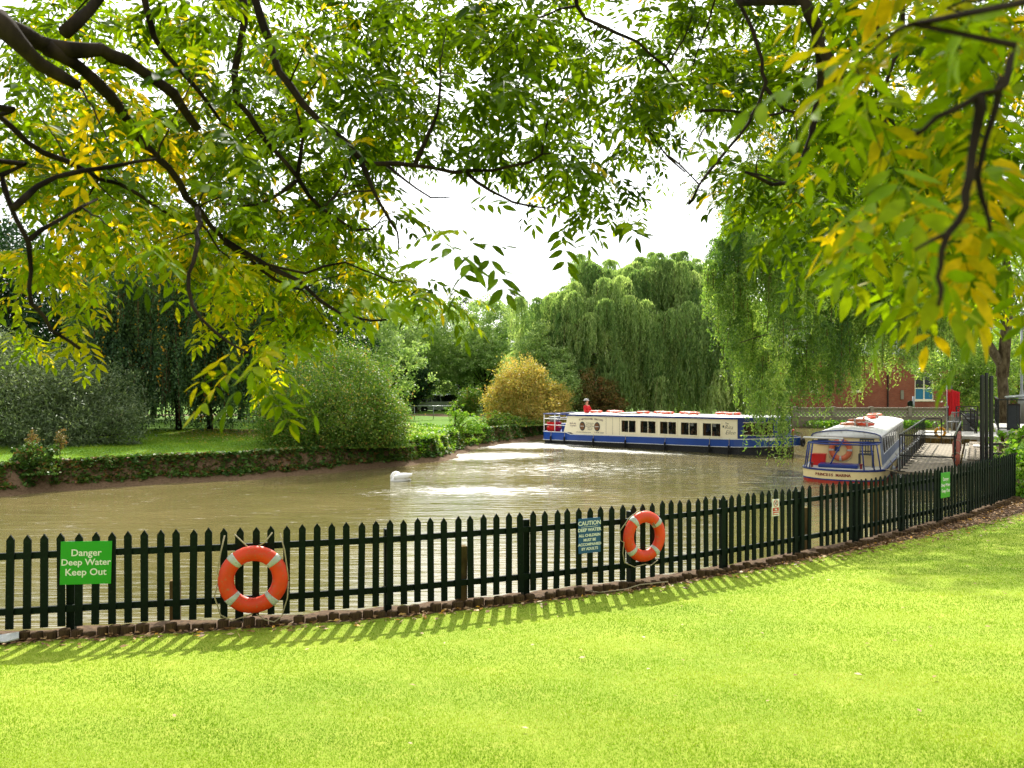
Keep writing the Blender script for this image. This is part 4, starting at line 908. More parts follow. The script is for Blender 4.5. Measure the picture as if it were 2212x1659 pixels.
slat_chair('pale grey folding chair standing at the landing behind the pontoon', P(2061, 931, 37.4), R(176), M['steel'], 'folding_chair', .9, .45, .42)
t = empty('litter_bin', P(2092, 932, 43.5), .2); tag(t, 'dark cylindrical litter bin behind the braced steel frames on the landing', 'bin'); b = MB(); b.lathe([(.25, 0), (.27, .1), (.29, .8), (.3, .82), (.3, .88), (.25, .95), (.02, 1.0)], 16); b.build('bin_body', M['lead'], t, True); b = MB(); b.lathe([(.302, .7), (.302, .75)], 16); b.build('rim_band', M['steel'], t)
lifebuoy('small yellow ring buoy on the corner post at the far end of the pontoon', P(2031, 933.5, 39), R(-10), .72, phase=20).children
for o in bpy.data.objects:
    if o.name.startswith('ring') and o.parent and 'yellow' in o.parent.get('label', ''): o.data.materials[0] = M['yellow']
# red flags
for i, (dx, lab, y_) in enumerate(((2053, 'tall narrow red flag hanging from a pole behind the landing, the left one', 41), (2063.5, 'wider red flag hanging in folds behind the landing, the right one', 41.5))):
    base = P(dx, 896, y_); t = empty('hanging_flag', base, 0); tag(t, lab, 'flag', 'red flags at the landing'); b = MB(); b.tube([(-.17, 0, -.75), (-.17, 0, 1.5)], .022, 8); b.build('pole', M['steel' if i == 0 else 'black'], t, True)
    rings = []; wd = .3 if i == 0 else .42
    for z in np.linspace(0, 1.28, 12):
        u = z/1.28; rings.append([(-.15+wd*(k/9)*(1-.25*(1-u))+.02*math.sin(4*z), .05*math.sin(k*1.9+z*1.2)+.03, z+.05*math.sin(k)*(1-u)+(-.12*(k/9) if i else 0)) for k in range(10)])
    b = MB(); b.loft(rings, closed=False, cap=False); o = b.build('flag_cloth', M['redcloth'], t, True); so = o.modifiers.new('s', 'SOLIDIFY'); so.thickness = .008
# tall black timber posts
for i, (dx, top, Y, wd, lab) in enumerate(((2121.5, 809, 26.0, .10, 'leftmost and thickest tall black post beside the walkway'), (2131, 805, 26.6, .085, 'middle of the three tall black posts beside the walkway'), (2141, 811, 26.3, .10, 'rightmost of the three tall black posts, carrying two side bars'))):
    p = P(dx, 1000, Y); t = empty('tall_post', (p.x, p.y, 0), R(6)); tag(t, lab, 'post', 'tall black posts beside the walkway'); zt = CZ-(top-829)/F*Y
    b = MB(); b.box(-wd/2, wd/2, -wd/2, wd/2, -1.2, zt-.06); b.build('shaft', M['black'], t, bevel=.012); b = MB(); b.loft([[(-wd/2, -wd/2, zt-.059), (wd/2, -wd/2, zt-.059), (wd/2, wd/2, zt-.059), (-wd/2, wd/2, zt-.059)], [(-.03, -.03, zt), (.03, -.03, zt), (.03, .03, zt), (-.03, .03, zt)]]); b.build('cap', M['black'], t)
    if i == 2:
        for z in (.40, .72): b = MB(); b.bar((.07, 0, z), (.62, 0, z), .07); b.build('side_bar', M['black'], t)
# raised platform on the right with railings and boxes
pl = empty('raised_platform', P(2160, 933, 29), GR-R(90)); pl.location.z = 0; tag(pl, 'raised concrete platform with a stone base at the right edge beyond the fence', 'platform')
zt = .98
b = MB(); b.box(-.1, 4.5, -.2, 6.8, zt-.14, zt); b.build('slab', M['deckgrey'], pl, bevel=.02); b = MB(); b.box(.3, 4.3, .5, 6.6, -1, zt-.141); b.build('stone_base', M['stone'], pl)
pb = pl.location.copy(); pm = Matrix.Rotation(GR-R(90), 4, 'Z')
def pw_(x, y, z): q = pm @ Vector((x, y, 0)); return (pb.x+q.x, pb.y+q.y, z)
for (x, y, rz, wd, lab, nb) in ((-.05, -.15, 0, 2.2, 'black railing along the front edge of the raised platform', 7), (-.05, -.12, R(90), 6.4, 'black railing along the left edge of the raised platform', 20), (2.25, -.15, 0, 2.2, 'black railing at the front right end of the raised platform', 7)):
    steel_frame('platform_railing', lab, pw_(x, y, zt), rz+GR-R(90), wd, 1.12, False, nb)
for i, (x, y, w_, h, lab) in enumerate(((.45, 1.2, .4, .95, 'tall dark brown cabinet on the raised platform, the left one'), (1.1, 1.6, .5, .65, 'low grey cabinet on the raised platform, between the others'), (1.35, .4, .3, 1.0, 'grey upright cabinet nearest the right edge of the picture on the platform'))):
    t = empty('cabinet', pw_(x, y, zt), .05*i+GR-R(90)); tag(t, lab, 'cabinet'); b = MB(); b.box(-w_/2, w_/2, -.2, .2, 0, h); b.build('case', M['interior' if i == 0 else 'plaster'], t, bevel=.015); b = MB(); b.box(-w_/2+.03, w_/2-.03, -.212, -.201, .06, h-.06); b.build('door', M['lead' if i == 1 else 'greywood'], t)
b = MB(); t = empty('canopy_dome', pw_(1.1, 1.3, zt), GR-R(90)); tag(t, 'low curved grey canopy over the cabinets on the raised platform', 'canopy')
b.loft([[(-.9, y, 1.16+.06*math.cos((y-.6)*1.2)) for y in np.linspace(-.6, 1.6, 7)], [(0, y, 1.26+.06*math.cos((y-.6)*1.2)) for y in np.linspace(-.6, 1.6, 7)], [(.9, y, 1.16+.06*math.cos((y-.6)*1.2)) for y in np.linspace(-.6, 1.6, 7)]], closed=False, cap=False); o = b.build('canopy_roof', M['steel'], t, True); so = o.modifiers.new('s', 'SOLIDIFY'); so.thickness = .03
for x in (-.85, .85): b = MB(); b.bar((x, -.5, 0), (x, -.5, 1.16), .05); b.build('support', M['black'], t)
# street lamp far right
p = P(2207, 890, 40); t = empty('lamp_column', (p.x, p.y, 0), 0); tag(t, 'grey tapered lamp column at the right edge behind the raised platform', 'lamp post'); b = MB(); b.lathe([(.13, 0), (.13, 1.6), (.17, 1.75), (.12, 2.0), (.06, 2.4), (.045, 7.0)], 12); b.build('column', M['steel'], t, True); b = MB(); b.bar((0, 0, 7.0), (-.7, 0, 7.2), .06); b.box(-1.3, -.7, -.1, .1, 7.12, 7.22); b.build('lamp_head', M['steel'], t)

# ------------------------------------------------------------------ lattice wall on the far bank and the brick building
wl = empty('lattice_wall', (15.5, 62.35, 0), 0); tag(wl, 'low wall of pierced lattice blocks on the far bank in front of the brick building', 'wall')
b = MB(); b.box(0, 30, 0, .35, -1.3, .16); b.build('retaining_wall', M['stone'], wl); b = MB(); b.box(0, 30, .02, .33, .78, .86); b.build('coping', M['plaster'], wl)
for k in range(11): b = MB(); b.box(k*2.9-.13+.3, k*2.9+.43, -.03, .36, .161, .93); b.build('pier', M['plaster'], wl)
b = MB(); s_ = .31
for i in range(96):
    for j in range(2):
        cx, cz = .05+i*s_+s_/2, .16+j*s_+s_/2; r = s_/2
        b.bar((cx-r, .15, cz-r), (cx+r, .15, cz+r), .05, .09); b.bar((cx-r, .153, cz+r), (cx+r, .153, cz-r), .05, .09)
        b.tube([(cx+.09*math.cos(a), .15, cz+.09*math.sin(a)) for a in np.linspace(0, 6.283, 6, endpoint=False)], .02, 4, closed=True)
b.build('lattice_blocks', M['plaster'], wl)
def building():
    O = Vector((21.5, 72, .1)); t = empty('brick_building', O); tag(t, 'red brick building with cream window frames behind the lattice wall and the willow', 'building')
    Wd, Dp, H = 26.0, 9.0, 5.0
    def lx(dx): return (dx-1106)/F*72-O.x
    def lz(dy): return CZ-(dy-829)/F*72-O.z
    W = [(lx(1749), lx(1766), lz(845), lz(820)), (lx(1976), lx(2017), lz(864), lz(803)), (lx(1840), lx(1860), lz(845), lz(818)), (lx(2120), lx(2150), lz(858), lz(812)), (lx(1700), lx(1715), lz(845), lz(820))]
    W.sort(); b = MB(); x = 0
    for (a, c, z0, z1) in W:
        b.box(x, a, 0, .3, 0, H); b.box(a, c, 0, .3, 0, z0); b.box(a, c, 0, .3, z1, H); x = c
    b.box(x, Wd, 0, .3, 0, H); b.box(0, .3, .301, Dp, 0, H); b.box(Wd-.3, Wd, .301, Dp, 0, H); b.box(.301, Wd-.301, Dp-.3, Dp, 0, H); b.build('wall', M['brick'], t)
    b = MB(); b.box(-.02, Wd+.02, -.04, -.001, 0, .35); b.build('plinth', M['stone'], t)
    for (a, c, z0, z1) in W:
        big = c-a > 1.2; f = MB(); th = .09
        f.box(a, a+th, .05, .14, z0, z1); f.box(c-th, c, .05, .14, z0, z1); f.box(a+th, c-th, .05, .14, z1-th, z1); f.box(a+th, c-th, .05, .14, z0, z0+th)
        if big: f.box((a+c)/2-.05, (a+c)/2+.05, .05, .14, z0+th, z1-th); f.box(a+th, c-th, .045, .135, z0+(z1-z0)*.42-.04, z0+(z1-z0)*.42+.04); f.box(a+th, c-th, .045, .135, z0+(z1-z0)*.84-.04, z0+(z1-z0)*.84+.04)
        wf = f.build('window', M['cream'], t); g = MB(); g.box(a+.02, c-.02, .09, .10, z0+.02, z1-.02); g.build('pane', M['darkglass'], wf)
        s2 = MB(); s2.box(a-.08, c+.08, -.07, .06, z0-.1, z0-.001); s2.build('sill', M['cream'], wf)
        if big:
            for q0, q1 in ((a+th, (a+c)/2-.05), ((a+c)/2+.05, c-th)): g = MB(); g.box(q0, q1, .07, .085, z0+th, z0+(z1-z0)*.42-.04); g.build('blue_panel', M['teal'], wf)
    b = MB(); b.prism([(-.4, H), (Wd+.4, H), (Wd+.4, H+.12), (-.4, H+.12)], -.45, Dp+.4)
    b.add([(-.4, -.45, H+.121), (Wd+.4, -.45, H+.121), (Wd+.4, Dp/2, H+3.4), (-.4, Dp/2, H+3.4), (-.4, Dp+.4, H+.121), (Wd+.4, Dp+.4, H+.121)], [(0, 1, 2, 3), (3, 2, 5, 4), (0, 3, 4), (1, 5, 2)]); b.build('roof', M['slate'], t)
    # gabled bay above the big window
    gx = (W[-2][0]+W[-2][1])/2; 
    b = MB(); b.prism([(gx-1.6, H-.3), (gx+1.6, H-.3), (gx, H+1.6)], -.12, .0); b.build('gable', M['brick'], t); b = MB(); b.bar((gx-1.8, -.2, H-.35), (gx, -.2, H+1.75), .3, .12); b.bar((gx+1.8, -.2, H-.35), (gx, -.2, H+1.75), .3, .12); b.build('barge_board', M['slate'], t)
    b = MB(); b.tube([(lx(1917), -.1, 0), (lx(1917), -.1, H)], .06, 8); b.build('downpipe', M['black'], t)
    b = MB(); b.box(lx(1945), lx(1951), -.12, -.001, 1.2, 2.0); b.build('meter_box', M['plaster'], t)
building()
p = P(1973, 882, 66); t = empty('sign_post', (p.x, p.y, .3), 0); tag(t, 'grey post with a dark green round sign in front of the brick building', 'sign'); b = MB(); b.tube([(0, 0, 0), (0, 0, 1.35)], .1, 8); b.build('post', M['steel'], t, True); b = MB(); b.lathe([(.0, 0), (.26, .001), (.26, .04), (0, .041)], 16, Matrix.Translation((-.25, -.02, .75)) @ Matrix.Rotation(R(90), 4, 'X')); b.build('round_panel', M['fence'], t)

# handrail on the far bank and parked cars
t = empty('path_railing', P(889, 905, 56), 0); t.location.z = .12; tag(t, 'galvanised single-rail railing beside the path in front of the parked cars', 'railing')
b = MB(); b.tube([(0, 0, 1.03), (3.0, 0, 1.02)], .03, 8); b.build('rail', M['steel'], t, True)
for x in (.2, 1.5, 2.95): b = MB(); b.tube([(x, 0, -.2), (x, 0, 1.02)], .025, 8); b.build('post', M['steel'], t, True)
def car(label, loc, rz, mat, L_=4.2, Wc=1.75, H=1.5):
    t = empty('parked_car', loc, rz); tag(t, label, 'car', 'cars parked beyond the far bank')
    def body(prof, w0, w1):
        b = MB(); rings = []
        for y, k in ((-1, w1), (-.9, w0), (.9, w0), (1, w1)): rings.append([(x*(1 if abs(y) < .95 else .97), y*Wc/2, z if abs(y) < .95 else z*.97+.02) for x, z in prof])
        b.loft(rings); return b
    pr = [(-2.05, .3), (-2.1, .55), (-2.05, .82), (-1.9, .95), (1.0, .95), (1.9, .82), (2.1, .6), (2.1, .3), (1.75, .2), (-1.75, .2)]
    pr = [(x*L_/4.2, z) for x, z in pr]; body(pr, 1, 1).build('body', mat, t, bevel=.03)
    cb = MB(); g = [(-1.85, .951), (-1.5, 1.38), (-.9, H-.02), (.2, H-.04), (1.1, .951)]; g = [(x*L_/4.2, z) for x, z in g]
    cb.loft([[(x, s*(Wc/2-.04-.16*(z > 1)), z) for x, z in g] for s in (-1, 1)]); cb.build('cabin_glass', M['darkglass'], t)
    rf = MB(); rf.loft([[(x*L_/4.2, s*(Wc/2-.19), z) for x, z in ((-1.52, 1.385), (-.9, H-.015), (.2, H-.035), (.35, H-.1), (.3, H), (-.9, H+.02), (-1.6, 1.41))] for s in (-1, 1)]); rf.build('roof', mat, t)
    for s in (-1, 1):
        pb_ = MB()
        for xa, xb in ((-.55, -.5), (.3, .95)): pb_.bar((xa*L_/4.2, s*(Wc/2-.05), .95), ((-.6 if xa < 0 else .25)*L_/4.2, s*(Wc/2-.19), H-.04), .07, .03)
        pb_.bar((-1.8*L_/4.2, s*(Wc/2-.05), .95), (-1.45*L_/4.2, s*(Wc/2-.19), 1.39), .09, .03); pb_.build('pillar', mat, t)
        lb = MB(); lb.box(-2.11*L_/4.2, -2.0*L_/4.2, min(s*(Wc/2-.3), s*(Wc/2-.02)), max(s*(Wc/2-.3), s*(Wc/2-.02)), .68, .92); lb.build('tail_light', M['redlight'], t)
        hb = MB(); hb.box(1.92*L_/4.2, 2.08*L_/4.2, min(s*(Wc/2-.35), s*(Wc/2-.04)), max(s*(Wc/2-.35), s*(Wc/2-.04)), .58, .74); hb.build('headlight', M['signwhite'], t)
        for x in (-1.3, 1.3):
            wb = MB(); Mx = Matrix.Translation((x*L_/4.2, s*(Wc/2-.02), .31)) @ Matrix.Rotation(R(90), 4, 'X'); wb.lathe([(.2, -.1), (.3, -.1), (.31, 0), (.3, .1), (.2, .1)], 18, Mx); wo = wb.build('wheel', M['tyre'], t, True)
            wb = MB(); wb.lathe([(.0, -.1), (.2, -.09), (.2, .09), (0, .1)], 14, Mx); wb.build('rim', M['steel'], wo)
    return t
g0 = .18
car('silver hatchback parked beyond the bank railing, its tail light showing', P(938, 880, 72)*1 + Vector((0, 0, 0)), R(28), M['carsilver'])
car('black car parked beside the silver hatchback beyond the bank railing', P(978, 880, 73.5), R(38), M['carblack'])
car('blue-grey car parked behind the silver hatchback', P(965, 880, 79), R(20), M['carblue'])
car('white van-like car parked at the right of the others between the tree trunks', P(1035, 880, 76), R(12), M['carwhite'], 4.6, 1.9, 1.75)
for o in bpy.data.objects:
    if o.name.startswith('parked_car'): o.location.z = g0 + .0

# ------------------------------------------------------------------ swan
def swan():
    t = empty('swan', P(866, 1038, 27.9), R(8)); t.location.z = ZW; tag(t, 'white swan floating on the river with its head tucked into its back feathers', 'swan')
    b = MB(); xs = np.linspace(-.36, .34, 15); rings = []
    for x in xs:
        u = (x+.36)/.70; r = max(.02, math.sin(math.pi*min(1, u*1.02+.02))**.55); wy = .19*r*(1-.35*u); top = .21*r*(1-.25*u)+(.05*u); bot = -.07*r*(1-u*.6)+.05*u**3
        rings.append([(x, wy*math.cos(a), (top if math.sin(a) > 0 else -bot)*abs(math.sin(a))**.8*(1 if math.sin(a) > 0 else -1)*(1) if True else 0) for a in np.linspace(0, 6.283, 14, endpoint=False)])
    b.loft(rings); b.build('body', M['swan'], t, True)
    for s in (-1, 1):
        w_ = MB(); rings = []
        for k, u in enumerate(np.linspace(0, 1, 9)):
            x = -.24+.62*u; r = .105*math.sin(math.pi*min(.98, u*.86+.12))**.7+.006; cz = .13+.055*u+.08*max(0, u-.7); cy = s*(.13-.06*u)
            rings.append([(x, cy+r*.55*math.cos(a), cz+r*math.sin(a)) for a in np.linspace(0, 6.283, 10, endpoint=False)])
        w_.loft(rings); w_.build('wing', M['swan'], t, True)
    b = MB(); b.tube([(.26, 0, .12), (.33, 0, .19), (.385, 0, .26)], [.07, .045, .008], 8); b.build('tail', M['swan'], t, True)
    b = MB(); b.tube([(-.30, 0, .06), (-.31, .01, .17), (-.26, .03, .26), (-.17, .04, .29), (-.08, .05, .27), (-.02, .06, .235)], [.06, .052, .045, .046, .045, .02], 10); b.build('neck_and_head', M['swan'], t, True)
    b = MB(); b.tube([(-.02, .06, .235), (.04, .065, .215)], [.018, .008], 8); b.build('beak', M['beak'], t, True)
swan()
# ------------------------------------------------------------------ foliage builders
def limb(mb, pts, r0, r1, n=7): 
    k = len(pts); mb.tube(pts, [r0+(r1-r0)*(i/(k-1))**.8 for i in range(k)], n)
def bez(a, b, c, n=8): return [(1-t)*(1-t)*a+2*t*(1-t)*b+t*t*c for t in np.linspace(0, 1, n)]
def leafy(name, label, cat, base, ells, n, L, mat, trunk_r=.12, bark='barkdark', group=None, wide=.55, clump=55, spread=.16, stems=1, shell=.62, nlimb=6, updown=0.0):
    "tree or shrub: stem, limbs and a crown of many small leaves in uneven clumps"
    bx, by = base; bz = float((z_far if d_far(np.array([bx]), np.array([by]))[0] > 0 else z_near)(np.array([bx]), np.array([by]))[0]) if True else 0
    bz = max(bz, -.3); t = empty(name, (bx, by, bz)); tag(t, label, cat, group); O = np.array([bx, by, bz])
    vol = np.array([e[3]*e[5] for e in ells]); nc = max(8, n//clump); C = []; Rr = []
    which = rng.choice(len(ells), nc, p=vol/vol.sum())
    for i in which:
        e = np.array(ells[i], float); d = rand_unit(1)[0]; r = shell+(1-shell)*rng.random()**.6
        if rng.random() < .18: r = rng.random()*.6
        C.append(e[:3]+d*e[3:]*r*(1+.13*math.sin(4*d[0]+3*d[2]+1.7*i+bx)+.10*math.sin(9*d[0]-7*d[1]+8*d[2]+bx)+rng.normal(0, .05))); Rr.append(spread*e[3:].mean()*rng.uniform(.6, 1.35))
    C = np.array(C); Rr = np.array(Rr); k = rng.integers(0, nc, n); tone = rng.normal(0, .14, nc)
    off = rng.normal(size=(n, 3))*Rr[k][:, None]*.62; off[:, 2] *= .75
    Pp = C[k]+off; Pp[:, 2] = np.maximum(Pp[:, 2], bz+.03)
    D = rand_unit(n)+np.array([0, 0, updown-.25]); N = rand_unit(n)*.8+unit(off+1e-6)*.5+np.array([0, 0, .5])
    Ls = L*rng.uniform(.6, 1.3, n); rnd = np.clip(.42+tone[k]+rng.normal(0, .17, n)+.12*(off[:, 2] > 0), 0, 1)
    st = MB()
    zc = min(e[2] for e in ells)
    for s in range(stems):
        a = rng.uniform(0, 6.28); o = np.array([math.cos(a), math.sin(a), 0])*(.25*trunk_r*stems if stems > 1 else 0)
        e = ells[s % len(ells)]; top = np.array([e[0], e[1], e[2]+e[5]*.3])-O; w = np.array([rng.normal(0, .1), rng.normal(0, .1), 0])*top[2]*.3
        limb(st, bez(o+np.array([0, 0, -.3]), o+top*np.array([.2, .2, .55])+w, top, 9), trunk_r, trunk_r*.25, 8)
    st.build('trunk' if cat == 'tree' else 'stem', M[bark], t, True)
    lb = MB()
    for i in rng.choice(nc, min(nc, nlimb*3), replace=False):
        c = C[i]-O; h = min(c[2]*.55, (zc-O[2])*.9); a = np.array([c[0]*.12, c[1]*.12, max(.15, h)])
        limb(lb, bez(a, a*.4+c*.6*np.array([1, 1, .75])+np.array([0, 0, .15*c[2]]), c, 7), trunk_r*.38, trunk_r*.06, 5)
    lb.build('limbs', M[bark], t, True)
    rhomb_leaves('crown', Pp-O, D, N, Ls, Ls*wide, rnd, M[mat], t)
    return t
def weeping(name, label, base, seeds, lens, nstr, nleaf, L, W, mat, trunk_pts, trunk_r, bark='barkgrey', arc=.8, curl=.4, gold=0.0, sway=.0, group=None, zmin=-.4, cs=1.0):
    "tree with hanging strands: seeds are clump heads, each spilling strands of leaves"
    O = np.array([base[0], base[1], base[2]]); t = empty(name, base); tag(t, label, 'tree', group)
    S = len(seeds)*nstr; seeds = np.array(seeds); si = np.repeat(np.arange(len(seeds)), nstr)
    ph = rng.uniform(0, 2*math.pi, S); dirn = np.stack([np.cos(ph), np.sin(ph), np.zeros(S)], 1)
    rad = arc*rng.uniform(.25, 1.15, S); ln = np.array(lens)[si]*rng.uniform(.45, 1.1, S)
    u = np.linspace(.02, 1, nleaf)[None, :]*np.ones((S, 1)) + rng.uniform(-.5, .5, (S, nleaf))/nleaf
    horiz = rad[:, None]*(1-np.exp(-3.2*u*ln[:, None]/np.maximum(ln.mean(), .1)))
    z = .35*arc*np.sin(np.clip(u*5, 0, math.pi))*.8 - ln[:, None]*u**1.25
    Pp = seeds[si][:, None, :]+dirn[:, None, :]*horiz[:, :, None]; Pp[:, :, 2] += z
    Pp[:, :, 0] += sway*np.sin(u*3+ph[:, None])+.04*cs*np.sin(u*19+ph[:, None]*5); Pp[:, :, 1] += .04*cs*np.cos(u*17+ph[:, None]*3)
    Pp = Pp.reshape(-1, 3)+rng.normal(size=(S*nleaf, 3))*np.array([.035, .035, .03])*cs; n = len(Pp)
    D = rng.normal(size=(n, 3))*curl+np.array([0, 0, -1]); N = rand_unit(n); N[:, 2] *= .4
    tone = rng.normal(0, .2, len(seeds))[si]+rng.normal(0, .06, S); rnd = np.clip(np.repeat(tone, nleaf)+.42+rng.normal(0, .16, n)+.10*np.exp(-u.reshape(-1)*7), 0, 1)  # strand tops lightened: a highlight put into the leaf colour
    if gold:
        g = rng.random(S) < gold; rnd = np.where(np.repeat(g, nleaf) & (rng.random(n) < .6), rng.uniform(.96, 1, n), np.minimum(rnd, .9))
    keep = Pp[:, 2] > zmin; Pp = Pp[keep]; D = D[keep]; N = N[keep]; rnd = rnd[keep]; n = len(Pp); Ls = L*rng.uniform(.6, 1.3, n)
    b = MB(); tops = []
    for tp in trunk_pts: limb(b, [Vector(p)-Vector(O) for p in tp], trunk_r, trunk_r*.45, 9); tops.append(np.array(tp[-1]))
    b.build('trunk', M[bark], t, True)
    b = MB()
    for i in rng.choice(len(seeds), min(len(seeds), 70), replace=False):
        tp = tops[int(np.argmin([np.hypot(*(seeds[i][:2]-q[:2])) for q in tops]))]; c = seeds[i]; a = np.array([tp[0], tp[1], min(tp[2], max(c[2]-1.5, tp[2]*.5))])
        limb(b, bez(a-O, (a+c)/2-O+np.array([0, 0, 1.0]), c-O, 8), trunk_r*.3, .015, 5)
    b.build('limbs', M[bark], t, True)
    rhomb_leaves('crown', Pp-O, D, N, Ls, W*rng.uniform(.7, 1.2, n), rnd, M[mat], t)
    # the bare hanging shoots
    ii = rng.choice(S, min(S, 900), replace=False); uu = np.linspace(0, .9, 6); V = []; Fq = []
    hz = rad[ii, None]*(1-np.exp(-3.2*uu*ln[ii, None]/np.maximum(ln.mean(), .1))); zz = .28*arc*np.sin(np.clip(uu*5, 0, math.pi))-ln[ii, None]*uu**1.25
    Q = seeds[si[ii]][:, None, :]+dirn[ii][:, None, :]*hz[:, :, None]; Q[:, :, 2] += zz; Q -= O
    Q[:, :, 2] = np.maximum(Q[:, :, 2], zmin-O[2])
    off = np.array([.009*cs, 0, 0]); V = np.stack([Q-off, Q+off], 2).reshape(-1, 3); m_ = len(ii); idx = np.arange(m_*12).reshape(m_, 6, 2)
    Fq = np.stack([idx[:, :-1, 0], idx[:, :-1, 1], idx[:, 1:, 1], idx[:, 1:, 0]], -1).reshape(-1, 4); np_mesh('shoots', V, Fq, M['twig'], t)
    return t
def E(dx, dy, Y, rx, ry, rz): p = P(dx, dy, Y); return (p.x, p.y, p.z, rx, ry, rz)

# -------- centre: the big weeping willow
seeds = []; lens = []
cx, cy = 9.6, 62.5
for i in range(330):
    h = rng.uniform(2.6, 12.3); prof_ = (1-((h-2.6)/10.6)**2.6)**.5 if h < 13.1 else .1
    a = rng.uniform(0, 2*math.pi); r = 10.4*prof_*rng.uniform(.68, 1.0)
    if rng.random() < .25: r *= rng.random()
    x = cx+r*math.cos(a); y = cy+.72*r*math.sin(a)
    if x < 4.2 and h > 9.6 and x > 2: h -= 1.2
    seeds.append((x, y, h+.35*math.sin(x*1.7))); lens.append(rng.uniform(2.2, 5.0)*min(1, h/3.6))
for i in range(90):
    a = rng.uniform(0, 6.28); r = 6.2*rng.random()**.5; seeds.append((cx+.6+r*math.cos(a), cy+.7*r*math.sin(a), 12.6-.045*r*r-rng.random()*1.6)); lens.append(rng.uniform(1.8, 4))
for i in range(110):
    a = rng.uniform(3.3, 6.1); r = rng.uniform(7.5, 9.8); seeds.append((cx+r*math.cos(a), cy+.72*r*math.sin(a), rng.uniform(2.5, 9))); lens.append(rng.uniform(2, 3.6))
for i in range(60): seeds.append((rng.uniform(1.7, 5.5), rng.uniform(60.5, 64), rng.uniform(5, 9.9))); lens.append(rng.uniform(2, 4))
weeping('weeping_willow', 'broad weeping willow with long hanging green strands on the far bank behind the turning boat', (10.6, 62.5, .1), seeds, lens, 30, 44, .24, .06, 'willow',
        [[(10.6, 62.5, -.2), (10.4, 62.4, 2.5), (9.2, 62.2, 6.5), (8.6, 62.3, 9.5)], [(10.6, 62.5, 1.0), (11.6, 62.4, 4.5), (12.8, 62.6, 8.5), (13.2, 62.5, 11)]], .42, arc=1.0, curl=.28, zmin=.25, cs=1.3)
# -------- right: curly willow hanging over the boats
xt = np.array([1535, 1560, 1600, 1650, 1700, 1800, 1900, 2000, 2120]); yt_ = np.array([560, 430, 385, 340, 300, 270, 280, 330, 420]); yb_ = np.array([680, 800, 870, 900, 890, 855, 850, 800, 790])
seeds = []; lens = []
for i in range(470):
    dx = 1536+574*rng.random()**.85; top = np.interp(dx, xt, yt_); bot = np.interp(dx, xt, yb_); Y = 33+rng.uniform(-1, 1)*3.6*math.sqrt(max(.05, 1-((dx-1850)/330)**2)); 
    ln = rng.uniform(1.2, 3.0); dy = top+(bot-top-ln*1770/Y)*rng.random()**1.15
    p = P(dx, max(dy, top), Y); seeds.append(tuple(p)); lens.append(ln)
for dx, dy, Y, ln in ((1640, 850, 29.5, 1.9), (1662, 800, 30, 2.9), (1676, 815, 29.6, 3.1), (1690, 850, 29.5, 2.7), (1700, 820, 30, 2.6), (1655, 760, 31, 2.4), (1745, 800, 31, 1.7), (1775, 800, 31, 1.75), (1800, 790, 31, 1.4), (1850, 800, 31, 1.3), (1600, 760, 32, 2.2), (1720, 780, 31, 2.0)):
    seeds.append(tuple(P(dx, dy, Y))); lens.append(ln)
weeping('curly_willow', 'tall curly-leaved willow on the right trailing its lowest strands in front of the boats', (21.8, 36.0, 0), seeds, lens, 17, 36, .16, .046, 'curly',
        [[(21.8, 36, -.5), (21.2, 35.5, 3.5), (18.6, 34.4, 6.5), (15.6, 33.5, 9.3)], [(21.3, 35.6, 3.0), (21.0, 34.6, 6.5), (19.9, 33.4, 10)]], .26, arc=.5, curl=.85, zmin=-.35, cs=1.2)
# -------- left: dark weeping birch with yellow strands
seeds = []; lens = []
for i in range(260):
    dx = rng.uniform(165, 655); hh = 1-((dx-420)/260)**2; Y = 40.5+rng.uniform(-1, 1)*3.5*max(.2, hh)**.5; ln = rng.uniform(1.8, 4.2); top = 560-40*hh+rng.uniform(0, 40); bot = 955-40*rng.random()
    dy = top+(bot-top-ln*1770/Y)*rng.random(); seeds.append(tuple(P(dx, max(top, dy), Y))); lens.append(ln)
weeping('weeping_birch', 'dark weeping tree with a few yellow hanging strands on the left bank', tuple(P(455, 945, 41).xy)+(.1,), seeds, lens, 22, 36, .15, .085, 'birch',
        [[P(455, 950, 41), P(452, 880, 41), P(440, 760, 41.3), P(430, 650, 41)], [P(388, 945, 41.6), P(383, 870, 41.6), P(372, 790, 41.8), P(350, 680, 41.5)]], .17, 'barkdark', arc=.7, curl=.6, gold=.035, zmin=.35, cs=1.4)

# -------- shrubs and trees
leafy('dome_shrub', 'large rounded green shrub overhanging the water near the swan', 'shrub', (-6.6, 33.4), [E(722, 868, 33.4, 2.75, 2.3, 2.45), E(820, 925, 32.9, 1.15, 1.2, 1.5), E(640, 905, 33.6, 1.5, 1.5, 1.7), E(745, 960, 32.6, 2.3, .9, .75)], 90000, .095, 'dome', .09, 'twig', clump=30, spread=.2, stems=5, shell=.74)
leafy('golden_shrub', 'yellow-orange autumn shrub on the bank behind the stern of the turning boat', 'shrub', (.9, 52), [E(1120, 850, 52, 1.7, 1.6, 2.2), E(1080, 885, 51.7, 1.0, 1.0, 1.5), E(1165, 900, 51.2, 1.5, 1.2, 1.2), E(1150, 830, 52.6, 1.0, 1, 1.5), E(1200, 870, 52.4, 1.1, 1, 1.4), E(1095, 835, 52.3, .7, .7, 1.2)], 36000, .13, 'goldbush', .09, 'twig', clump=26, spread=.24, stems=5, shell=.6)
leafy('rust_shrub', 'low brownish autumn shrub behind the roof of the turning boat', 'shrub', (5.6, 55.5), [E(1285, 858, 55.5, 1.9, 1.5, 1.7), E(1325, 880, 55, .9, 1, 1.2)], 13000, .14, 'rustbush', .08, 'twig', clump=40, spread=.14, stems=4)
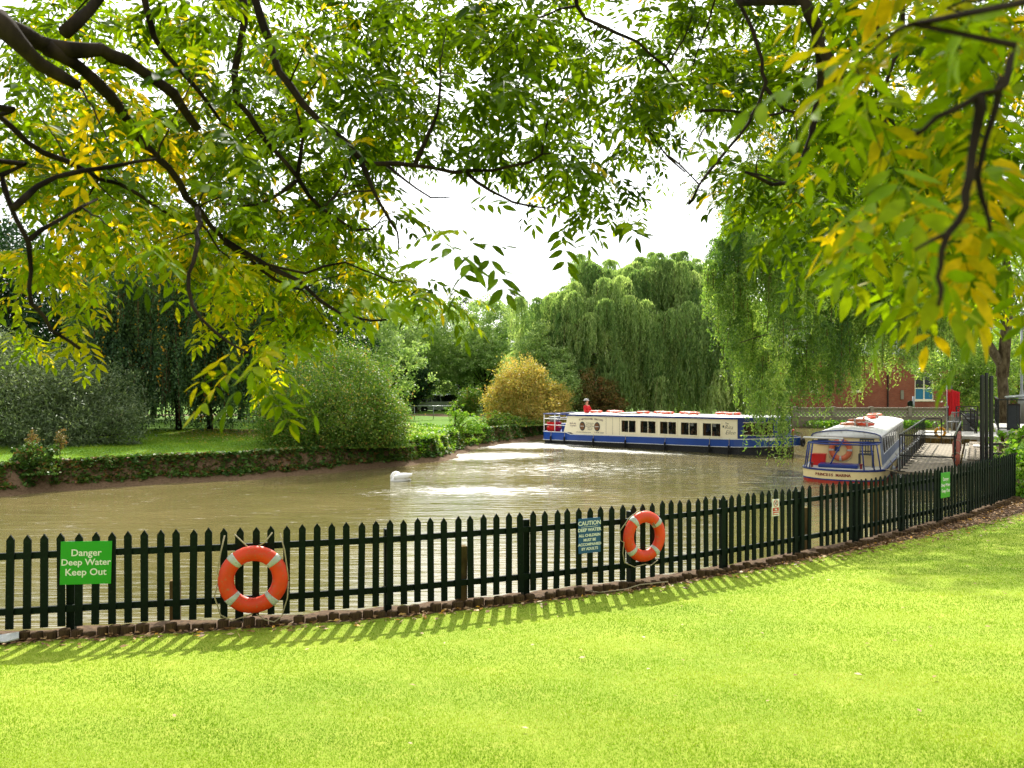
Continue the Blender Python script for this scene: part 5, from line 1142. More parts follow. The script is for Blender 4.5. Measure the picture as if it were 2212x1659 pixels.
leafy('pale_shrub', 'tall pale green shrub rising between the golden shrub and the weeping willow', 'shrub', (3.4, 55), [E(1205, 850, 54.5, 1.6, 1.5, 2.1), E(1160, 775, 57, 1.5, 1.3, 2.3), E(1215, 800, 56, 1.0, 1, 1.6)], 20000, .15, 'midtree', .1, 'twig', clump=40, spread=.16, stems=4)
leafy('sapling', 'small sapling with thin upright stems and yellow-green leaves on the sunny point of the bank', 'shrub', (-2.9, 42.0), [E(985, 893, 42, .5, .45, .55), E(1015, 915, 41.8, .6, .5, .55), E(1020, 940, 41.6, .55, .5, .5)], 3800, .09, 'cover', .035, 'twig', clump=24, spread=.2, stems=6)
leafy('round_tree', 'tall rounded pale green tree in the centre behind the parked cars', 'tree', (-4.0, 74), [E(1015, 735, 73, 3.9, 3.5, 3.9), E(955, 770, 73, 2.8, 2.8, 3.6), E(1075, 745, 74, 2.9, 2.8, 3.8), E(1020, 800, 71, 3.2, 2.3, 2.2)], 62000, .19, 'midtree', .22, 'barkdark', clump=50, spread=.11, shell=.75)
leafy('tall_tree', 'dark-centred green tree left of the round pale tree behind the dome shrub', 'tree', (-10.2, 70), [E(880, 750, 70, 3.2, 3, 4.2), E(850, 820, 69, 2.6, 2.5, 2.6)], 40000, .19, 'midtree', .2, 'barkdark', clump=50, spread=.12, shell=.7)
leafy('copper_tree', 'dark reddish tree in deep shade just left of the parked cars', 'tree', (-7.8, 66), [E(890, 820, 66, 1.6, 1.5, 1.9)], 14000, .16, 'darktree', .3, 'barkdark', clump=50, spread=.16)
for dx, dy, lab in ((1118, 655, 'pointed dark conifer top showing beside the weeping willow'), (905, 662, 'dark conifer top showing above the round tree at its left'), (1000, 652, 'dark conifer top showing above the middle of the round tree')):
    leafy('conifer', lab, 'tree', ((dx-1106)/F*98, 98), [E(dx, dy+20, 98, 1.6, 1.6, 2.6), E(dx-10, dy+70, 98, 2.6, 2.4, 3.4), E(dx+8, dy+150, 98, 3.2, 3, 4)], 14000, .22, 'darktree', .22, 'barkdark', clump=50, spread=.14)
leafy('grey_willow_shrub', 'spreading grey-green shrub at the far left of the opposite bank', 'shrub', (-17.6, 33.5), [E(60, 880, 33, 2.6, 2, 1.9), E(190, 880, 34, 2.0, 1.8, 1.7), E(-60, 860, 33.5, 2.6, 2.2, 2.3), E(120, 840, 35, 2.2, 2, 1.7), E(265, 920, 33, 1.0, 1, .9), E(110, 930, 32, 1.9, 1, .9), E(-10, 800, 35, 1.6, 1.5, 1.6)], 60000, .17, 'greywillow', .1, 'barkdark', wide=.26, clump=24, spread=.3, stems=5, shell=.7)
bk = [(20, 640, 50, 4.6, 5.2, 'dark broad tree at the far left edge behind the grey-green shrub', 'darktree', 26000), (160, 690, 53, 4.4, 5.2, 'dark tree behind the grey-green shrub, second from the left edge', 'darktree', 26000), (330, 610, 56, 5.2, 7.5, 'tall dark tree rising behind the weeping birch on its left', 'darktree', 34000),
      (520, 640, 55, 4.6, 6.4, 'tall dark tree rising behind the weeping birch on its right', 'darktree', 32000), (660, 660, 52, 3.8, 5.4, 'dark tree behind the top of the dome shrub', 'darktree', 26000), (770, 690, 58, 3.8, 5.0, 'mid green tree between the dome shrub and the taller centre trees', 'midtree', 26000), (-120, 560, 52, 6, 8, 'tall dark tree beyond the left edge of the picture', 'darktree', 20000)]
for dx, dy, Y, r, rz, lab, mt, n in bk:
    leafy('bank_tree', lab, 'tree', ((dx-1106)/F*Y, Y), [E(dx, dy, Y, r, r*.8, rz), E(dx+60, dy+110, Y-1, r*.75, r*.7, rz*.55), E(dx-60, dy+120, Y, r*.75, r*.7, rz*.5)], n, .23, mt, .25, 'barkdark', clump=50, spread=.13, shell=.6, group='trees on the left bank')
for dx, dy, Y, r, rz, lab, mt, n in ((1720, 640, 88, 7, 7.5, 'tall tree behind the brick building at its left end', 'midtree', 26000), (1930, 620, 90, 8, 8.5, 'tall tree behind the middle of the brick building', 'darktree', 26000), (2160, 600, 86, 8, 9, 'tall tree behind the right end of the brick building', 'midtree', 26000), (1560, 700, 95, 6, 7, 'distant tree behind the right shoulder of the weeping willow', 'midtree', 14000)):
    leafy('background_tree', lab, 'tree', ((dx-1106)/F*Y, Y), [E(dx, dy, Y, r, r*.7, rz), E(dx+50, dy+100, Y, r*.8, r*.6, rz*.6)], n, .33, mt, .3, 'barkdark', clump=50, spread=.13, shell=.6)
leafy('riverside_tree', 'leafy tree with small pointed leaves overhanging the red flags and the tall posts', 'tree', (24.5, 45.5), [E(2095, 800, 45, 2.0, 1.6, 2.0), E(2050, 770, 45, 2.2, 1.6, 1.8), E(2150, 790, 47, 2.0, 1.6, 2.2), E(2085, 850, 44, .8, .8, 1.0)], 30000, .14, 'curly', .14, 'barkgrey', clump=40, spread=.14, shell=.7)
leafy('mixed_hedge', 'yellowing tall hedge behind the raised platform at the right edge', 'hedge', (31.5, 50), [E(2190, 800, 50, 2.3, 1.6, 2.4), E(2270, 800, 49, 2.6, 1.6, 2.8), E(2150, 860, 51, 1.8, 1.3, 1.6)], 26000, .14, 'dome', .1, 'twig', clump=40, spread=.14, stems=4)
leafy('bright_shrub', 'bright green leafy shrub at the right edge just beyond the end of the fence', 'shrub', (12.55, 19.4), [E(2206, 1005, 19.6, .55, .5, .62), E(2225, 1050, 19.3, .5, .5, .5), E(2205, 948, 21, .45, .4, .4)], 3200, .10, 'cover', .03, 'twig', clump=18, spread=.2, stems=4, wide=.8)
leafy('bank_herb', 'tall leafy herb clump with rusty seed heads on the near left of the opposite bank', 'plant', tuple(P(85, 1030, 25.3).xy), [E(60, 985, 25.3, .42, .35, .42), E(105, 990, 25.4, .42, .35, .42), E(85, 1025, 25.1, .6, .4, .35), E(15, 1020, 25.2, .5, .4, .3)], 3400, .10, 'ivy', .02, 'twig', clump=22, spread=.22, stems=5, wide=.7)
for dx, lab in ((70, 'rusty seed spike at the left of the bank herb'), (130, 'rusty seed spike at the right of the bank herb')):
    leafy('seed_spike', lab, 'plant', tuple(P(dx, 1000, 26.0).xy), [E(dx, 950, 26, .17, .15, .3)], 420, .06, 'rustbush', .012, 'twig', clump=14, spread=.3)
leafy('dock_plant', 'small plant with brown seed stalks on the bank right of the herb clump', 'plant', tuple(P(235, 1030, 26.6).xy), [E(235, 1010, 26.6, .25, .2, .4)], 900, .09, 'ivy', .012, 'twig', clump=14, spread=.3, wide=.4)
leafy('waterside_bush', 'low dark bush at the water edge under the golden shrub', 'shrub', (-.3, 48.4), [E(1095, 925, 48.6, 1.3, .9, .8), E(1140, 925, 49.6, 1.1, .8, .7), E(1060, 915, 48.6, .7, .7, .7)], 9000, .12, 'dome', .05, 'twig', clump=30, spread=.2, stems=4)
leafy('understorey_bush', 'green bush standing in front of the black parked car', 'shrub', ((1010-1106)/F*62, 62), [E(1015, 868, 62, 1.0, .8, 1.1), E(985, 880, 62, .6, .6, .6)], 7000, .13, 'dome', .06, 'twig', clump=30, spread=.2, stems=4)
for i, (dx, Y, lab) in enumerate(((1022, 72, 'slim dark tree trunk in front of the white parked car'), (1046, 70, 'thick dark tree trunk at the right of the white parked car'), (1230, 72, 'dark trunk behind the pale shrub'))):
    leafy('shade_tree', lab+', carrying a small crown', 'tree', ((dx-1106)/F*Y, Y), [E(dx, 770, Y, 1.9, 1.8, 1.9)], 9000, .17, 'midtree', .12+.06*i, 'barkdark', clump=50, spread=.15)

for i, dx in enumerate((-150, 90, 330, 560, 770, 990, 1230, 1480, 1720, 1960, 2200, 2420)):
    leafy('distant_tree', '%s distant dark tree from the left in the row far behind everything' % ['first', 'second', 'third', 'fourth', 'fifth', 'sixth', 'seventh', 'eighth', 'ninth', 'tenth', 'eleventh', 'twelfth'][i], 'tree', ((dx-1106)/F*112, 112), [E(dx, 800, 112, 10, 4, 4.8), E(dx+60, 850, 110, 9, 3, 3.2)], 9000, .55, 'darktree', .3, 'barkdark', clump=50, spread=.13, shell=.5)
# -------- ground cover
def scatter(name, label, cat, xy, zf, L, W, mat, up=.35, h=(0, .1), kind='stuff', rnd0=.5, rs=.2, tilt=1.0):
    x, y = xy[:, 0], xy[:, 1]; n = len(x); z = zf(x, y)+rng.uniform(h[0], h[1], n); C = np.stack([x, y, z], 1)
    D = rand_unit(n); D[:, 2] = np.abs(D[:, 2])*up; N = rand_unit(n)*tilt+np.array([0, 0, 1.0]); Ls = L*rng.uniform(.6, 1.35, n)
    o = rhomb_leaves(name, C, D, N, Ls, Ls*W, np.clip(rnd0+rng.normal(0, rs, n)+.15*wob(x, y, 1.3), 0, 1), M[mat]); tag(o, label, cat, kind=kind); return o
def cand(n, x0, x1, y0, y1): return np.stack([rng.uniform(x0, x1, n), rng.uniform(y0, y1, n)], 1)
c = cand(1200000, -24, 3, 22, 52); df = d_far(c[:, 0], c[:, 1])+.18*wob(c[:, 0], c[:, 1], 1.1, 1)
dens_ = np.where(c[:, 0] < -2.5, 1, .8)*(.55+.45*np.sin(c[:, 0]*2.3)*np.sin(c[:, 1]*1.7+c[:, 0]))*np.clip((df-.22)*2.2, 0, 1)
k = (df > .33) & (df < 1.1) & (rng.random(len(c)) < np.clip(.6+dens_*1.2, 0, 1)*np.where((df > .4) & (df < .85), 1, .5))
scatter('bank_ivy', 'ivy and low weeds trailing over the muddy edge of the opposite bank', 'ground cover', c[k], z_far, .15, .75, 'ivy', .25, (-.03, .13), rnd0=.5, rs=.28)
c = cand(90000, -7, 1.5, 33, 50); df = d_far(c[:, 0], c[:, 1]); k = (df > .42) & (df < 9) & (c[:, 1] < 45+c[:, 0]*.2) & (rng.random(len(c)) < .85)
scatter('sunny_weeds', 'dense bright nettles and weeds on the sunny point of the bank', 'ground cover', c[k], lambda x, y: z_far(x, y)+.12+.1*wob(x, y, 1.6), .13, .6, 'cover', .5, (-.08, .16), rnd0=.55, rs=.22)
c = cand(60000, -24, -5, 27, 42); df = d_far(c[:, 0], c[:, 1]); k = (df > .8)
scatter('bank_grass', 'short grass with fallen leaves on the opposite bank', 'grass', c[k], z_far, .09, .22, 'grass', 2.2, (0, .03), rnd0=.45, rs=.12)
c = cand(26000, -16, -6, 34, 43); k = rng.random(len(c)) < np.exp(-((c[:, 0]+11.5)/3.4)**2-((c[:, 1]-39.5)/2.8)**2)*.5
scatter('yellow_fallen_leaves', 'yellow fallen leaves scattered under the weeping birch', 'leaves', c[k], z_far, .09, .6, 'litter', .05, (.03, .05), rnd0=.9, rs=.12, tilt=.3)
c = cand(7000, 16, 40, 60.8, 62.25); k = rng.random(len(c)) < .5+.5*np.sin(c[:, 0]*1.1)
scatter('wall_weeds', 'green weeds growing along the water edge below the lattice wall', 'ground cover', c[k], lambda x, y: np.full(x.shape, -.62), .2, .6, 'cover', .6, (0, .55), rnd0=.3)
c = cand(16000, 13, 30, 20, 48); dn = d_near(c[:, 0], c[:, 1]); k = (dn > 0) & (dn < 5)
scatter('right_bank_weeds', 'weeds and brambles on the near bank around the tall black posts', 'ground cover', c[k], z_near, .12, .6, 'cover', .6, (0, .2), rnd0=.4)
# lawn blades (denser where they show larger)
n = 480000; Yv = 4.1*(22/4.1)**rng.random(n)**1.15; dxv = rng.uniform(-170, 2380, n); xv = (dxv-1106)/F*Yv
dfn = d_fence(xv, Yv); k = (Yv < np.interp(xv, FP[:, 0], FP[:, 1])) & (dfn > .22+.08*np.clip(xv-5, 0, 8)+.08*rng.random(n)); xv = xv[k]; Yv = Yv[k]; n = len(xv)
hh = (.006+.009*rng.random(n))*(1+.07*(Yv-5)); wd = .0028*(1+.13*(Yv-4)); z0 = z_near(xv, Yv); a = rng.uniform(0, 6.28, n); tl = rng.normal(0, .4, (n, 2))
B0 = np.stack([xv-np.cos(a)*wd, Yv-np.sin(a)*wd, z0-.004], 1); B1_ = np.stack([xv+np.cos(a)*wd, Yv+np.sin(a)*wd, z0-.004], 1); T_ = np.stack([xv+tl[:, 0]*hh, Yv+tl[:, 1]*hh, z0+hh], 1)
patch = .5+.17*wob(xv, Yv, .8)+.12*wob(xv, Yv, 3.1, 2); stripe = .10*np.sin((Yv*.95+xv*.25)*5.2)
rn = np.clip(.5+.11*wob(xv, Yv, .8)+.07*wob(xv, Yv, 3.1, 2)+stripe*1.3-.16*sm(4, 9, xv)+rng.normal(0, .055, n), 0, .93); rn = np.where(rng.random(n) < .015, rng.uniform(.95, 1, n), rn)  # blades darken to the right: tree shade put into their colour
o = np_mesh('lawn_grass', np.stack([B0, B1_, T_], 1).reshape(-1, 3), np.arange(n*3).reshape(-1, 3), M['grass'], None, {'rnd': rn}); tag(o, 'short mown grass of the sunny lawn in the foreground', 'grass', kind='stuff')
# litter along the fence, a few leaves on the lawn
sN = 5200; ss = rng.uniform(2, cum[-1], sN); x = np.interp(ss, cum, FP[:, 0]); y = np.interp(ss, cum, FP[:, 1]); x2 = np.interp(ss+.1, cum, FP[:, 0]); y2 = np.interp(ss+.1, cum, FP[:, 1]); ang = np.arctan2(y2-y, x2-x)
wdt = .18+.08*np.clip(x-4, 0, 9); of = .17+np.abs(rng.normal(0, 1, sN))*wdt*.75; k = rng.random(sN) < np.clip(.28+.12*np.clip(x-2, 0, 6), 0, 1); xy = np.stack([x+np.sin(ang)*of, y-np.cos(ang)*of], 1)[k]
scatter('leaf_litter', 'brown and pale fallen leaves and twigs on the soil along the foot of the fence', 'leaves', xy, z_near, .075, .42, 'litter', .12, (.005, .03), rnd0=.55, rs=.28, tilt=.5)
c = cand(700, -5, 14, 4.5, 17); k = (c[:, 1] < np.interp(c[:, 0], FP[:, 0], FP[:, 1])-.4) & (rng.random(len(c)) < .25+.5*(c[:, 0] > 3))
scatter('lawn_leaves', 'single pale fallen leaves dotted over the lawn', 'leaves', c[k], z_near, .05, .45, 'litter', .05, (.022, .032), rnd0=.75, rs=.15, tilt=.3)
# ------------------------------------------------------------------ the ash trees overhead
def compound(B, D, U, Ls, base_rnd, name, mat, parent, npair=4, O=np.zeros(3), lf=.085):
    "pinnate leaves: four pairs and an end leaflet on a thin curved stalk"
    n = len(B); D = unit(D); S = unit(np.cross(D, U)); U = np.cross(S, D); K = 2*npair+1
    tj = np.array([.30+.62*(j//2)/(npair-1)*1.0 for j in range(2*npair)]+[1.0]); sj = np.array([1 if j % 2 else -1 for j in range(2*npair)]+[0])
    droop = rng.uniform(.10, .38, n)
    def rach(t): return B[:, None, :]+D[:, None, :]*(Ls[:, None]*t)[:, :, None]-np.array([0, 0, 1.])*(droop[:, None]*Ls[:, None]*t**2)[:, :, None]
    T = np.broadcast_to(tj, (n, K)); Q = rach(T).reshape(-1, 3)
    Dk = np.repeat(D, K, 0)-np.array([0, 0, 1.])*(np.repeat(droop, K)*2*T.reshape(-1))[:, None]; Sk = np.repeat(S, K, 0)*np.tile(sj, n)[:, None]; Uk = np.repeat(U, K, 0); m = n*K
    ld = unit(unit(Dk)*.62+Sk*.95+rng.normal(0, .16, (m, 3))-np.array([0, 0, .22])); nn = unit(Uk+rng.normal(0, .33, (m, 3))); side = unit(np.cross(ld, nn)); nn = np.cross(side, ld)
    sc = lf*np.repeat(rng.uniform(.78, 1.2, n), K)*rng.uniform(.85, 1.1, m)*np.tile(1-.25*np.abs(tj-.7), n); W = sc*rng.uniform(.29, .38, m); Lk = sc[:, None]; Wk = W[:, None]
    curl = rng.uniform(-.05, .16, m)[:, None]; fold = rng.uniform(.02, .22, m)[:, None]
    def pt(t, w_, s): return Q+ld*Lk*(t+.06)+side*(s*Wk*w_*.5)+nn*(fold*Wk*w_-curl*Lk*t*t*1.6)
    V = np.stack([pt(0, 0, 0), pt(.5, 0, 0), pt(1.0, 0, 0), pt(.2, .72, -1), pt(.45, 1, -1), pt(.76, .62, -1), pt(.2, .72, 1), pt(.45, 1, 1), pt(.76, .62, 1)], 1).reshape(-1, 3)
    f = np.array([[0, 1, 4, 3], [1, 2, 5, 4], [0, 6, 7, 1], [1, 7, 8, 2]]); Fq = (np.arange(m)[:, None, None]*9+f[None]).reshape(-1, 4)
    r1 = np.clip(np.repeat(base_rnd, K)+rng.normal(0, .05, m), 0, 1); rnd = np.repeat(r1, 4)
    # stalks as thin crossed strips
    tt = np.linspace(0, 1.0, 5); Rk = rach(np.broadcast_to(tt, (n, 5))); w_ = .0011; V2 = np.stack([Rk-S[:, None]*w_, Rk+S[:, None]*w_], 2).reshape(-1, 3); idx = np.arange(n*10).reshape(n, 5, 2)+len(V)
    F2 = np.stack([idx[:, :-1, 0], idx[:, :-1, 1], idx[:, 1:, 1], idx[:, 1:, 0]], -1).reshape(-1, 4)
    V = np.concatenate([V, V2])-O; Fq = np.concatenate([Fq, F2]); rnd = np.concatenate([rnd, np.full(len(F2), .1)])
    return np_mesh(name, V, Fq, mat, parent, {'rnd': rnd}, True)

def dx_ok(c, r, Y): return c < 15 and Y-(CZ+(829-r*100-50)/F*Y-.5)*1.07 > 4.0
def tone_at(p):  # leaf colour carries crown shade at the top, sunlight at lower left
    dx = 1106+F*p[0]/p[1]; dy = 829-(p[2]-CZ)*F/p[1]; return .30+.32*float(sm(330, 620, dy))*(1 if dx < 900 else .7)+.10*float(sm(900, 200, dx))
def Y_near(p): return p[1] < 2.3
def ash_tree(label, base, trunk_top, limbs, grids, extra, lf, seed):
    t = empty('ash_tree', base); tag(t, label, 'tree', None); O = np.array(base)
    b = MB(); limb(b, [Vector(p)-Vector(base) for p in trunk_top], .24, .15, 12); b.build('trunk', M['barkdark'], t, True)
    nodes = []
    for pts, r0, r1 in limbs:
        W3 = [np.array(P(*p)) if len(p) == 3 else np.array(p[:3]) for p in pts]   # 4 entries: already a world point
        # smooth and roughen the limb
        Q = []
        for i in range(len(W3)-1):
            a = W3[max(i-1, 0)]; p0 = W3[i]; p1 = W3[i+1]; d_ = W3[min(i+2, len(W3)-1)]; m = max(2, int(np.linalg.norm(p1-p0)/.09))
            for u in np.linspace(0, 1, m, endpoint=False): Q.append(.5*((2*p0)+(-a+p1)*u+(2*a-5*p0+4*p1-d_)*u*u+(-a+3*p0-3*p1+d_)*u**3))
        Q.append(W3[-1]); r0 *= 1.12; r1 *= 1.1; Q = np.array(Q); Q[1:-1] += rng.normal(0, .006, (len(Q)-2, 3))*min(1, np.linalg.norm(Q[-1]-Q[0]))
        k = len(Q); rr = [(r0+(r1-r0)*(i/(k-1))**.75)*(1+.10*math.sin(i*1.7)) for i in range(k)]
        b = MB(); b.tube([Vector(q-O) for q in Q], rr, 8); b.build('limb', M['barkdark'], t, True); nodes.append(np.concatenate([Q, np.array(rr)[:, None]], 1))
    N = np.concatenate(nodes); targets = []
    for (grid, Y0, Y1, cover, nl, yel, cellcov, sx, sy) in grids:
        for r, row in enumerate(grid):
            for c, chn in enumerate(row):
                if chn in ' .0': continue
                want = cover*int(chn)/9; got = 0
                while got < want:
                    Y = Y0+(Y1-Y0)*rng.random()**.8
                    if dx_ok(c, r, Y): Y = Y0+(Y-Y0)*.45
                    cv = nl*cellcov*(4/Y)**2/10000
                    if want-got < cv and rng.random() > (want-got)/cv: break
                    dx = (c+rng.random())*100+sx; dy = (r+rng.random())*100+sy; got += cv; targets.append((np.array(P(dx, dy, Y)), nl, yel(dx, dy)))
    targets += extra
    TP = np.array([q[0] for q in targets]); d0 = np.array([np.min(np.sum((N[:, :3]-p)**2, 1)) for p in TP]); order = np.argsort(d0)
    tw = MB(); B = []; D = []; U = []; Ls = []; RN = []; Nn = list(N); arr = np.zeros((len(N)+len(targets)*8, 4)); arr[:len(N)] = N; cnt = len(N)
    for oi in order:
        p, nl, yl = targets[oi]; d = np.sum((arr[:cnt, :3]-p)**2, 1)*(1+.3*(arr[:cnt, 3] < .004)); j = int(np.argmin(d)); a = arr[j, :3]; dist = np.linalg.norm(p-a)
        mid = (a+p)/2+np.array([0, 0, .10*dist])+rng.normal(0, .07, 3)*dist; pts = bez(a, mid, p, 7); pts = np.array(pts); pts[1:-1] += rng.normal(0, .012, (5, 3))*dist
        r0 = min(arr[j, 3]*.8, .0035+.007*min(dist, 1.2)); tw.tube([Vector(q-O) for q in pts], [r0*(1-.6*i/6) for i in range(7)], 5)
        arr[cnt:cnt+5, :3] = pts[2:7]; arr[cnt:cnt+5, 3] = r0*.5; cnt += 5
        tip = unit(pts[-1]-pts[-2]+1e-6)
        for q in range(nl):
            u = 1-(q/max(nl, 1))*.55; bp = pts[min(6, int(u*6))]; ang = rng.uniform(0, 6.28); lat = np.array([math.cos(ang), math.sin(ang), 0.0])
            B.append(bp); D.append(tip*.5+lat*.85+np.array([0, 0, rng.uniform(-.55, .12)])); U.append(np.array([rng.normal(0, .3), rng.normal(0, .3), 1.])); Ls.append(rng.uniform(.17, .27)*lf/.085)
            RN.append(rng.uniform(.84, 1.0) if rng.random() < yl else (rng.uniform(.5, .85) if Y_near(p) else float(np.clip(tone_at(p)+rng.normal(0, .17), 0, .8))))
    tag(tw.build('twigs', M['barkdark'], t, True), kind='stuff')
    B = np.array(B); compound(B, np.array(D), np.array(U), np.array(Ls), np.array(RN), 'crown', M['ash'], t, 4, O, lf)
    return t
# sky gaps and masses of the canopy in 100-pixel cells of the 2212-pixel picture
G_left = ['46567898878851340000', '66457889988874456000', '88777888888877542000', '99999998867774100000', '89999998411232000000', '67788887200000000000', '33003765530000000000', '21002430000000000000', '00000200000000000000']
def y_left(dx, dy): return .34 if (dx < 480 and 150 < dy < 560 and rng.random() < .6) else (.04 if dx < 900 else .02)
limbs_L = [
 ([(-4.2, 3.0, 4.6, 1), (-120, 20, 3.6), (0, 60, 3.7), (60, 80, 3.8), (110, 100, 3.9), (190, 108, 4.0), (243, 121, 4.1), (312, 153, 4.2), (375, 201, 4.3), (399, 240, 4.4), (427, 278, 4.5)], .085, .02),
 ([(-10, 40, 3.7), (40, 90, 3.7), (87, 139, 3.8), (173, 187, 3.9)], .05, .022),
 ([(104, 100, 3.9), (121, 118, 3.9), (208, 174, 4.1), (271, 243, 4.3), (312, 312, 4.5), (365, 365, 4.6), (427, 451, 4.8), (486, 521, 5.0), (590, 600, 5.2), (650, 625, 5.3)], .035, .007),
 ([(-4.2, 3.0, 4.0, 1), (-60, 220, 3.7), (0, 246, 3.8), (52, 305, 3.9), (149, 347, 4.1), (215, 382, 4.3), (300, 420, 4.5), (380, 470, 4.7)], .035, .008),
 ([(-4.2, 3.0, 3.6, 1), (-50, 340, 3.1), (0, 375, 3.1), (22, 440, 3.1), (60, 520, 3.15), (69, 583, 3.2), (80, 652, 3.2), (115, 711, 3.25), (173, 753, 3.3)], .022, .006),
 ([(28, 450, 3.1), (80, 400, 3.2), (180, 370, 3.3), (340, 343, 3.5)], .014, .006),
 ([(60, 520, 3.15), (130, 470, 3.3), (210, 430, 3.5)], .010, .005),
 ([(500, -120, 4.6), (521, 0, 4.5), (528, 52, 4.5), (510, 156, 4.5), (514, 219, 4.5), (555, 278, 4.6), (642, 382, 4.7), (694, 451, 4.8), (768, 493, 4.9), (802, 495, 4.9)], .026, .007),
 ([(520, -100, 4.3), (555, 10, 4.3), (590, 121, 4.3), (625, 184, 4.3), (694, 257, 4.3), (778, 340, 4.4), (830, 354, 4.4), (899, 358, 4.4), (1017, 373, 4.5), (1108, 361, 4.5), (1170, 330, 4.5), (1187, 243, 4.5)], .024, .006),
 ([(778, 345, 4.4), (806, 410, 4.4), (837, 465, 4.4), (858, 500, 4.45), (861, 538, 4.5)], .013, .004),
 ([(835, 356, 4.4), (870, 385, 4.35), (930, 425, 4.3), (975, 425, 4.3)], .009, .003),
 ([(1010, 374, 4.5), (1060, 410, 4.4), (1110, 435, 4.35), (1180, 450, 4.3), (1230, 420, 4.3)], .010, .003),
 ([(895, 358, 4.4), (935, 270, 4.4), (950, 220, 4.35), (950, 130, 4.3)], .013, .005),
 ([(486, 521, 5.0), (521, 541, 5.0), (583, 576, 4.9), (642, 607, 4.8), (694, 649, 4.8), (768, 687, 4.8), (835, 690, 4.8)], .020, .005),
 ([(427, 451, 4.0), (427, 538, 3.6), (403, 590, 3.5), (416, 659, 3.45), (451, 708, 3.4), (503, 743, 3.35), (534, 760, 3.3)], .013, .004),
 ([(560, 565, 4.6), (573, 573, 4.6), (659, 587, 4.6), (746, 566, 4.6), (850, 610, 4.6)], .010, .004),
 ([(642, 382, 4.7), (652, 300, 4.7), (640, 235, 4.7)], .012, .006), ([(640, 390, 4.7), (560, 440, 4.8), (480, 440, 4.9)], .012, .005), ([(694, 451, 4.8), (740, 400, 4.8), (760, 330, 4.9)], .009, .004),
 ([(300, -90, 4.4), (312, 0, 4.4), (325, 50, 4.4), (355, 110, 4.5), (430, 200, 4.6), (500, 280, 4.8)], .022, .008),
 ([(1240, -80, 4.8), (1245, 10, 4.8), (1290, 60, 4.8), (1380, 90, 4.8), (1460, 170, 4.9), (1500, 200, 4.9)], .014, .005),
 ([(1350, 210, 5.0), (1400, 280, 5.0), (1445, 340, 5.0), (1480, 372, 5.0)], .008, .004),
 ([(140, 70, 4.0), (220, -10, 4.2), (290, -90, 4.4)], .03, .02)]
lit = []  # clusters above the frame that shade the upper leaves
for i in range(300): lit.append((np.array([rng.uniform(-1.4, 3.0), rng.uniform(4.6, 7.8), rng.uniform(6.3, 8.8)]), 5, .05))
for dx, dy, Y in ((1020, 520, 3.2), (1045, 560, 3.2), (585, 800, 3.0), (560, 780, 3.1), (530, 770, 3.2), (600, 760, 3.1), (510, 800, 3.2), (1345, 500, 3.9), (1290, 480, 3.9), (930, 660, 4.3), (900, 640, 4.4), (550, 830, 3.1), (1230, 500, 4.0)): lit.append((np.array(P(dx, dy-25, Y)), 2, .0))
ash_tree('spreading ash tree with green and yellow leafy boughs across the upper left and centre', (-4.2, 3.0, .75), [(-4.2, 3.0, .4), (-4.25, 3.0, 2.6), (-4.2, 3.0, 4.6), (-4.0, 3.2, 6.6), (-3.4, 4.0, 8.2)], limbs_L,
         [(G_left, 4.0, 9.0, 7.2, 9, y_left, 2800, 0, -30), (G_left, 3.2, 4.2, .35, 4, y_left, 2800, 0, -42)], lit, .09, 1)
G_right = ['                004566788899'[2:24], '             0000066889999'[:22]]
G_right = ['0000000000000023667788999'[:22], '0000000000000024667789999'[:22], '0000000000000031389999999'[:22], '0000000000000001579999999'[:22], '0000000000000000589999999'[:22], '0000000000000000013788999'[:22], '0000000000000000001234556'[:22]]
G_near = ['000000000000000000478800', '000000000000000000488800', '000000000000000000467700', '000000000000000002565500', '000000000000000004555600', '000000000000000001367800', '000000000000000002589900', '000000000000000000488900', '000000000000000000022000']
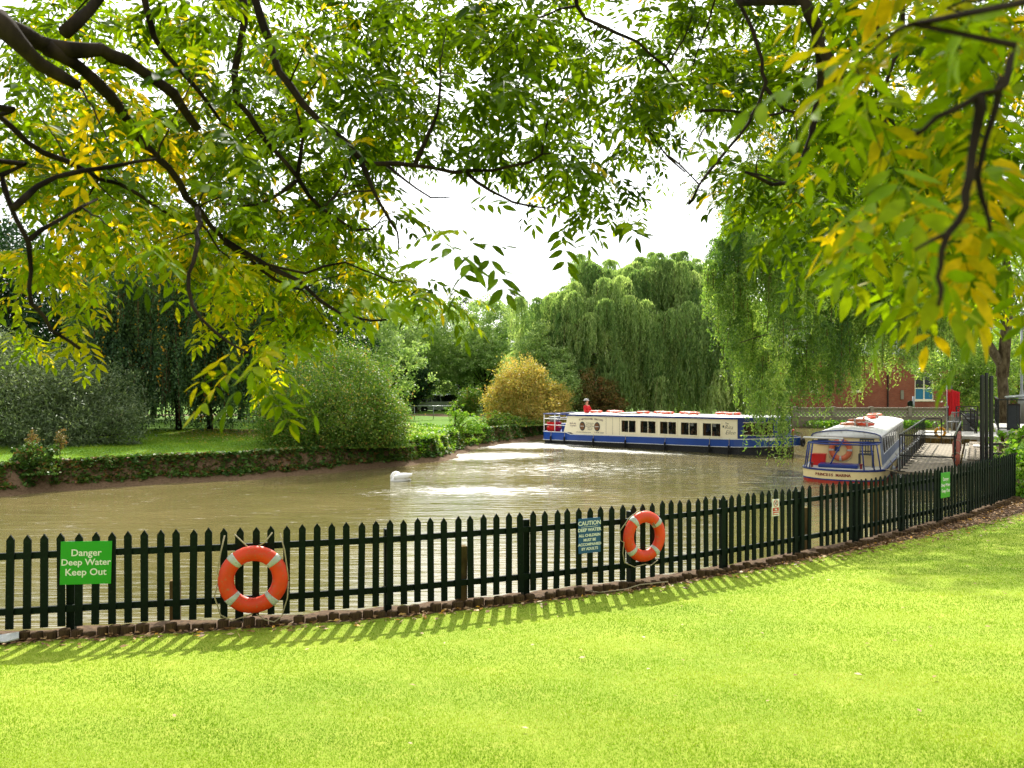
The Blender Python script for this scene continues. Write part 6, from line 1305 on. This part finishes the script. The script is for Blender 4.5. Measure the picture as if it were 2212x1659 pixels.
limbs_R = [
 ([(4.6, 2.2, 5.6, 1), (1590, -140, 5.0), (1600, 0, 4.6), (1624, 69, 4.5), (1649, 156, 4.4), (1652, 191, 4.4), (1628, 243, 4.3), (1600, 288, 4.2), (1548, 347, 4.1), (1513, 399, 4.0), (1486, 441, 4.0)], .028, .006),
 ([(4.6, 2.2, 5.0, 1), (1720, -60, 4.0), (1735, 0, 3.8), (1763, 62, 3.8), (1791, 132, 3.8), (1815, 182, 3.8)], .04, .024),
 ([(1763, 60, 3.8), (1770, 121, 3.9), (1770, 208, 4.0), (1749, 295, 4.0), (1728, 364, 3.9), (1711, 392, 3.8), (1669, 396, 3.7), (1610, 371, 3.6)], .022, .006),
 ([(4.6, 2.2, 3.9, 1), (2300, 0, 1.4), (2207, 87, 1.35), (2166, 167, 1.3), (2114, 208, 1.3), (2034, 260, 1.3), (1978, 291, 1.3)], .014, .004),
 ([(2114, 208, 1.3), (2114, 278, 1.3), (2096, 382, 1.28), (2086, 451, 1.27), (2051, 503, 1.25), (2030, 575, 1.25), (2030, 620, 1.25), (2027, 660, 1.25)], .0085, .003),
 ([(2166, 167, 1.3), (2152, 226, 1.3), (2114, 382, 1.3), (2131, 451, 1.3), (2140, 500, 1.3)], .0065, .003),
 ([(2051, 503, 1.25), (2010, 520, 1.25), (1975, 540, 1.25)], .004, .002),
 ([(1652, 187, 4.4), (1694, 236, 4.4), (1732, 239, 4.4), (1770, 201, 4.4)], .010, .006), ([(1444, 337, 4.0), (1468, 354, 4.0), (1512, 400, 4.0)], .006, .004), ([(1513, 239, 4.3), (1583, 239, 4.3), (1650, 252, 4.3), (1700, 239, 4.4)], .008, .005),
 ([(1890, -60, 4.2), (1895, 0, 4.2), (1896, 120, 4.2), (1895, 236, 4.2)], .012, .007), ([(1950, -60, 3.6), (1947, 87, 3.6), (1912, 173, 3.6), (1912, 260, 3.6), (1944, 312, 3.6)], .012, .005), ([(1528, 270, 4.1), (1510, 300, 4.1), (1535, 352, 4.1)], .004, .003), ([(1468, 354, 4.0), (1472, 320, 4.0), (1478, 295, 4.0)], .003, .0015)]
ex = []
for i in range(760): ex.append((np.array([rng.uniform(5.2, 13.0), rng.uniform(18.0, 25.5), rng.uniform(7.6, 10.4)]), 7, .1))
for i in range(240):
    y_ = rng.uniform(3.2, 4.9); ex.append((np.array([rng.uniform(.5, 3.2), y_, 3.3+(y_-1.3)*.93+rng.uniform(-.1, 1.0)]), 6, .2))
for i in range(60): ex.append((np.array([rng.uniform(.5, 5), rng.uniform(4.0, 7.0), rng.uniform(5.8, 7.6)]), 4, .15))
for dx, dy, Y in ((1800, 520, 3.2), (1770, 490, 3.2), (1740, 460, 3.3), (1720, 430, 3.4), (1840, 500, 3.2), (1640, 350, 3.6), (1850, 470, 3.4), (1700, 480, 3.3)): ex.append((np.array(P(dx, dy-20, Y)), 3, .0))
for i in range(230): ex.append((np.array([rng.uniform(4.9, 9.5), rng.uniform(24, 30), rng.uniform(11.8, 15.2)]), 7, .1))
limbs_R.append(([(6.5, 18, 9.8, 1), (6.6, 22, 11.5, 1), (7.0, 26, 13.2, 1), (7.2, 29, 13.5, 1)], .05, .02))
limbs_R.append(([(4.6, 2.2, 6.6, 1), (4.9, 6.0, 9.2, 1), (5.6, 12, 10.2, 1), (6.5, 18, 9.8, 1), (7.5, 23, 9.0, 1)], .12, .03))
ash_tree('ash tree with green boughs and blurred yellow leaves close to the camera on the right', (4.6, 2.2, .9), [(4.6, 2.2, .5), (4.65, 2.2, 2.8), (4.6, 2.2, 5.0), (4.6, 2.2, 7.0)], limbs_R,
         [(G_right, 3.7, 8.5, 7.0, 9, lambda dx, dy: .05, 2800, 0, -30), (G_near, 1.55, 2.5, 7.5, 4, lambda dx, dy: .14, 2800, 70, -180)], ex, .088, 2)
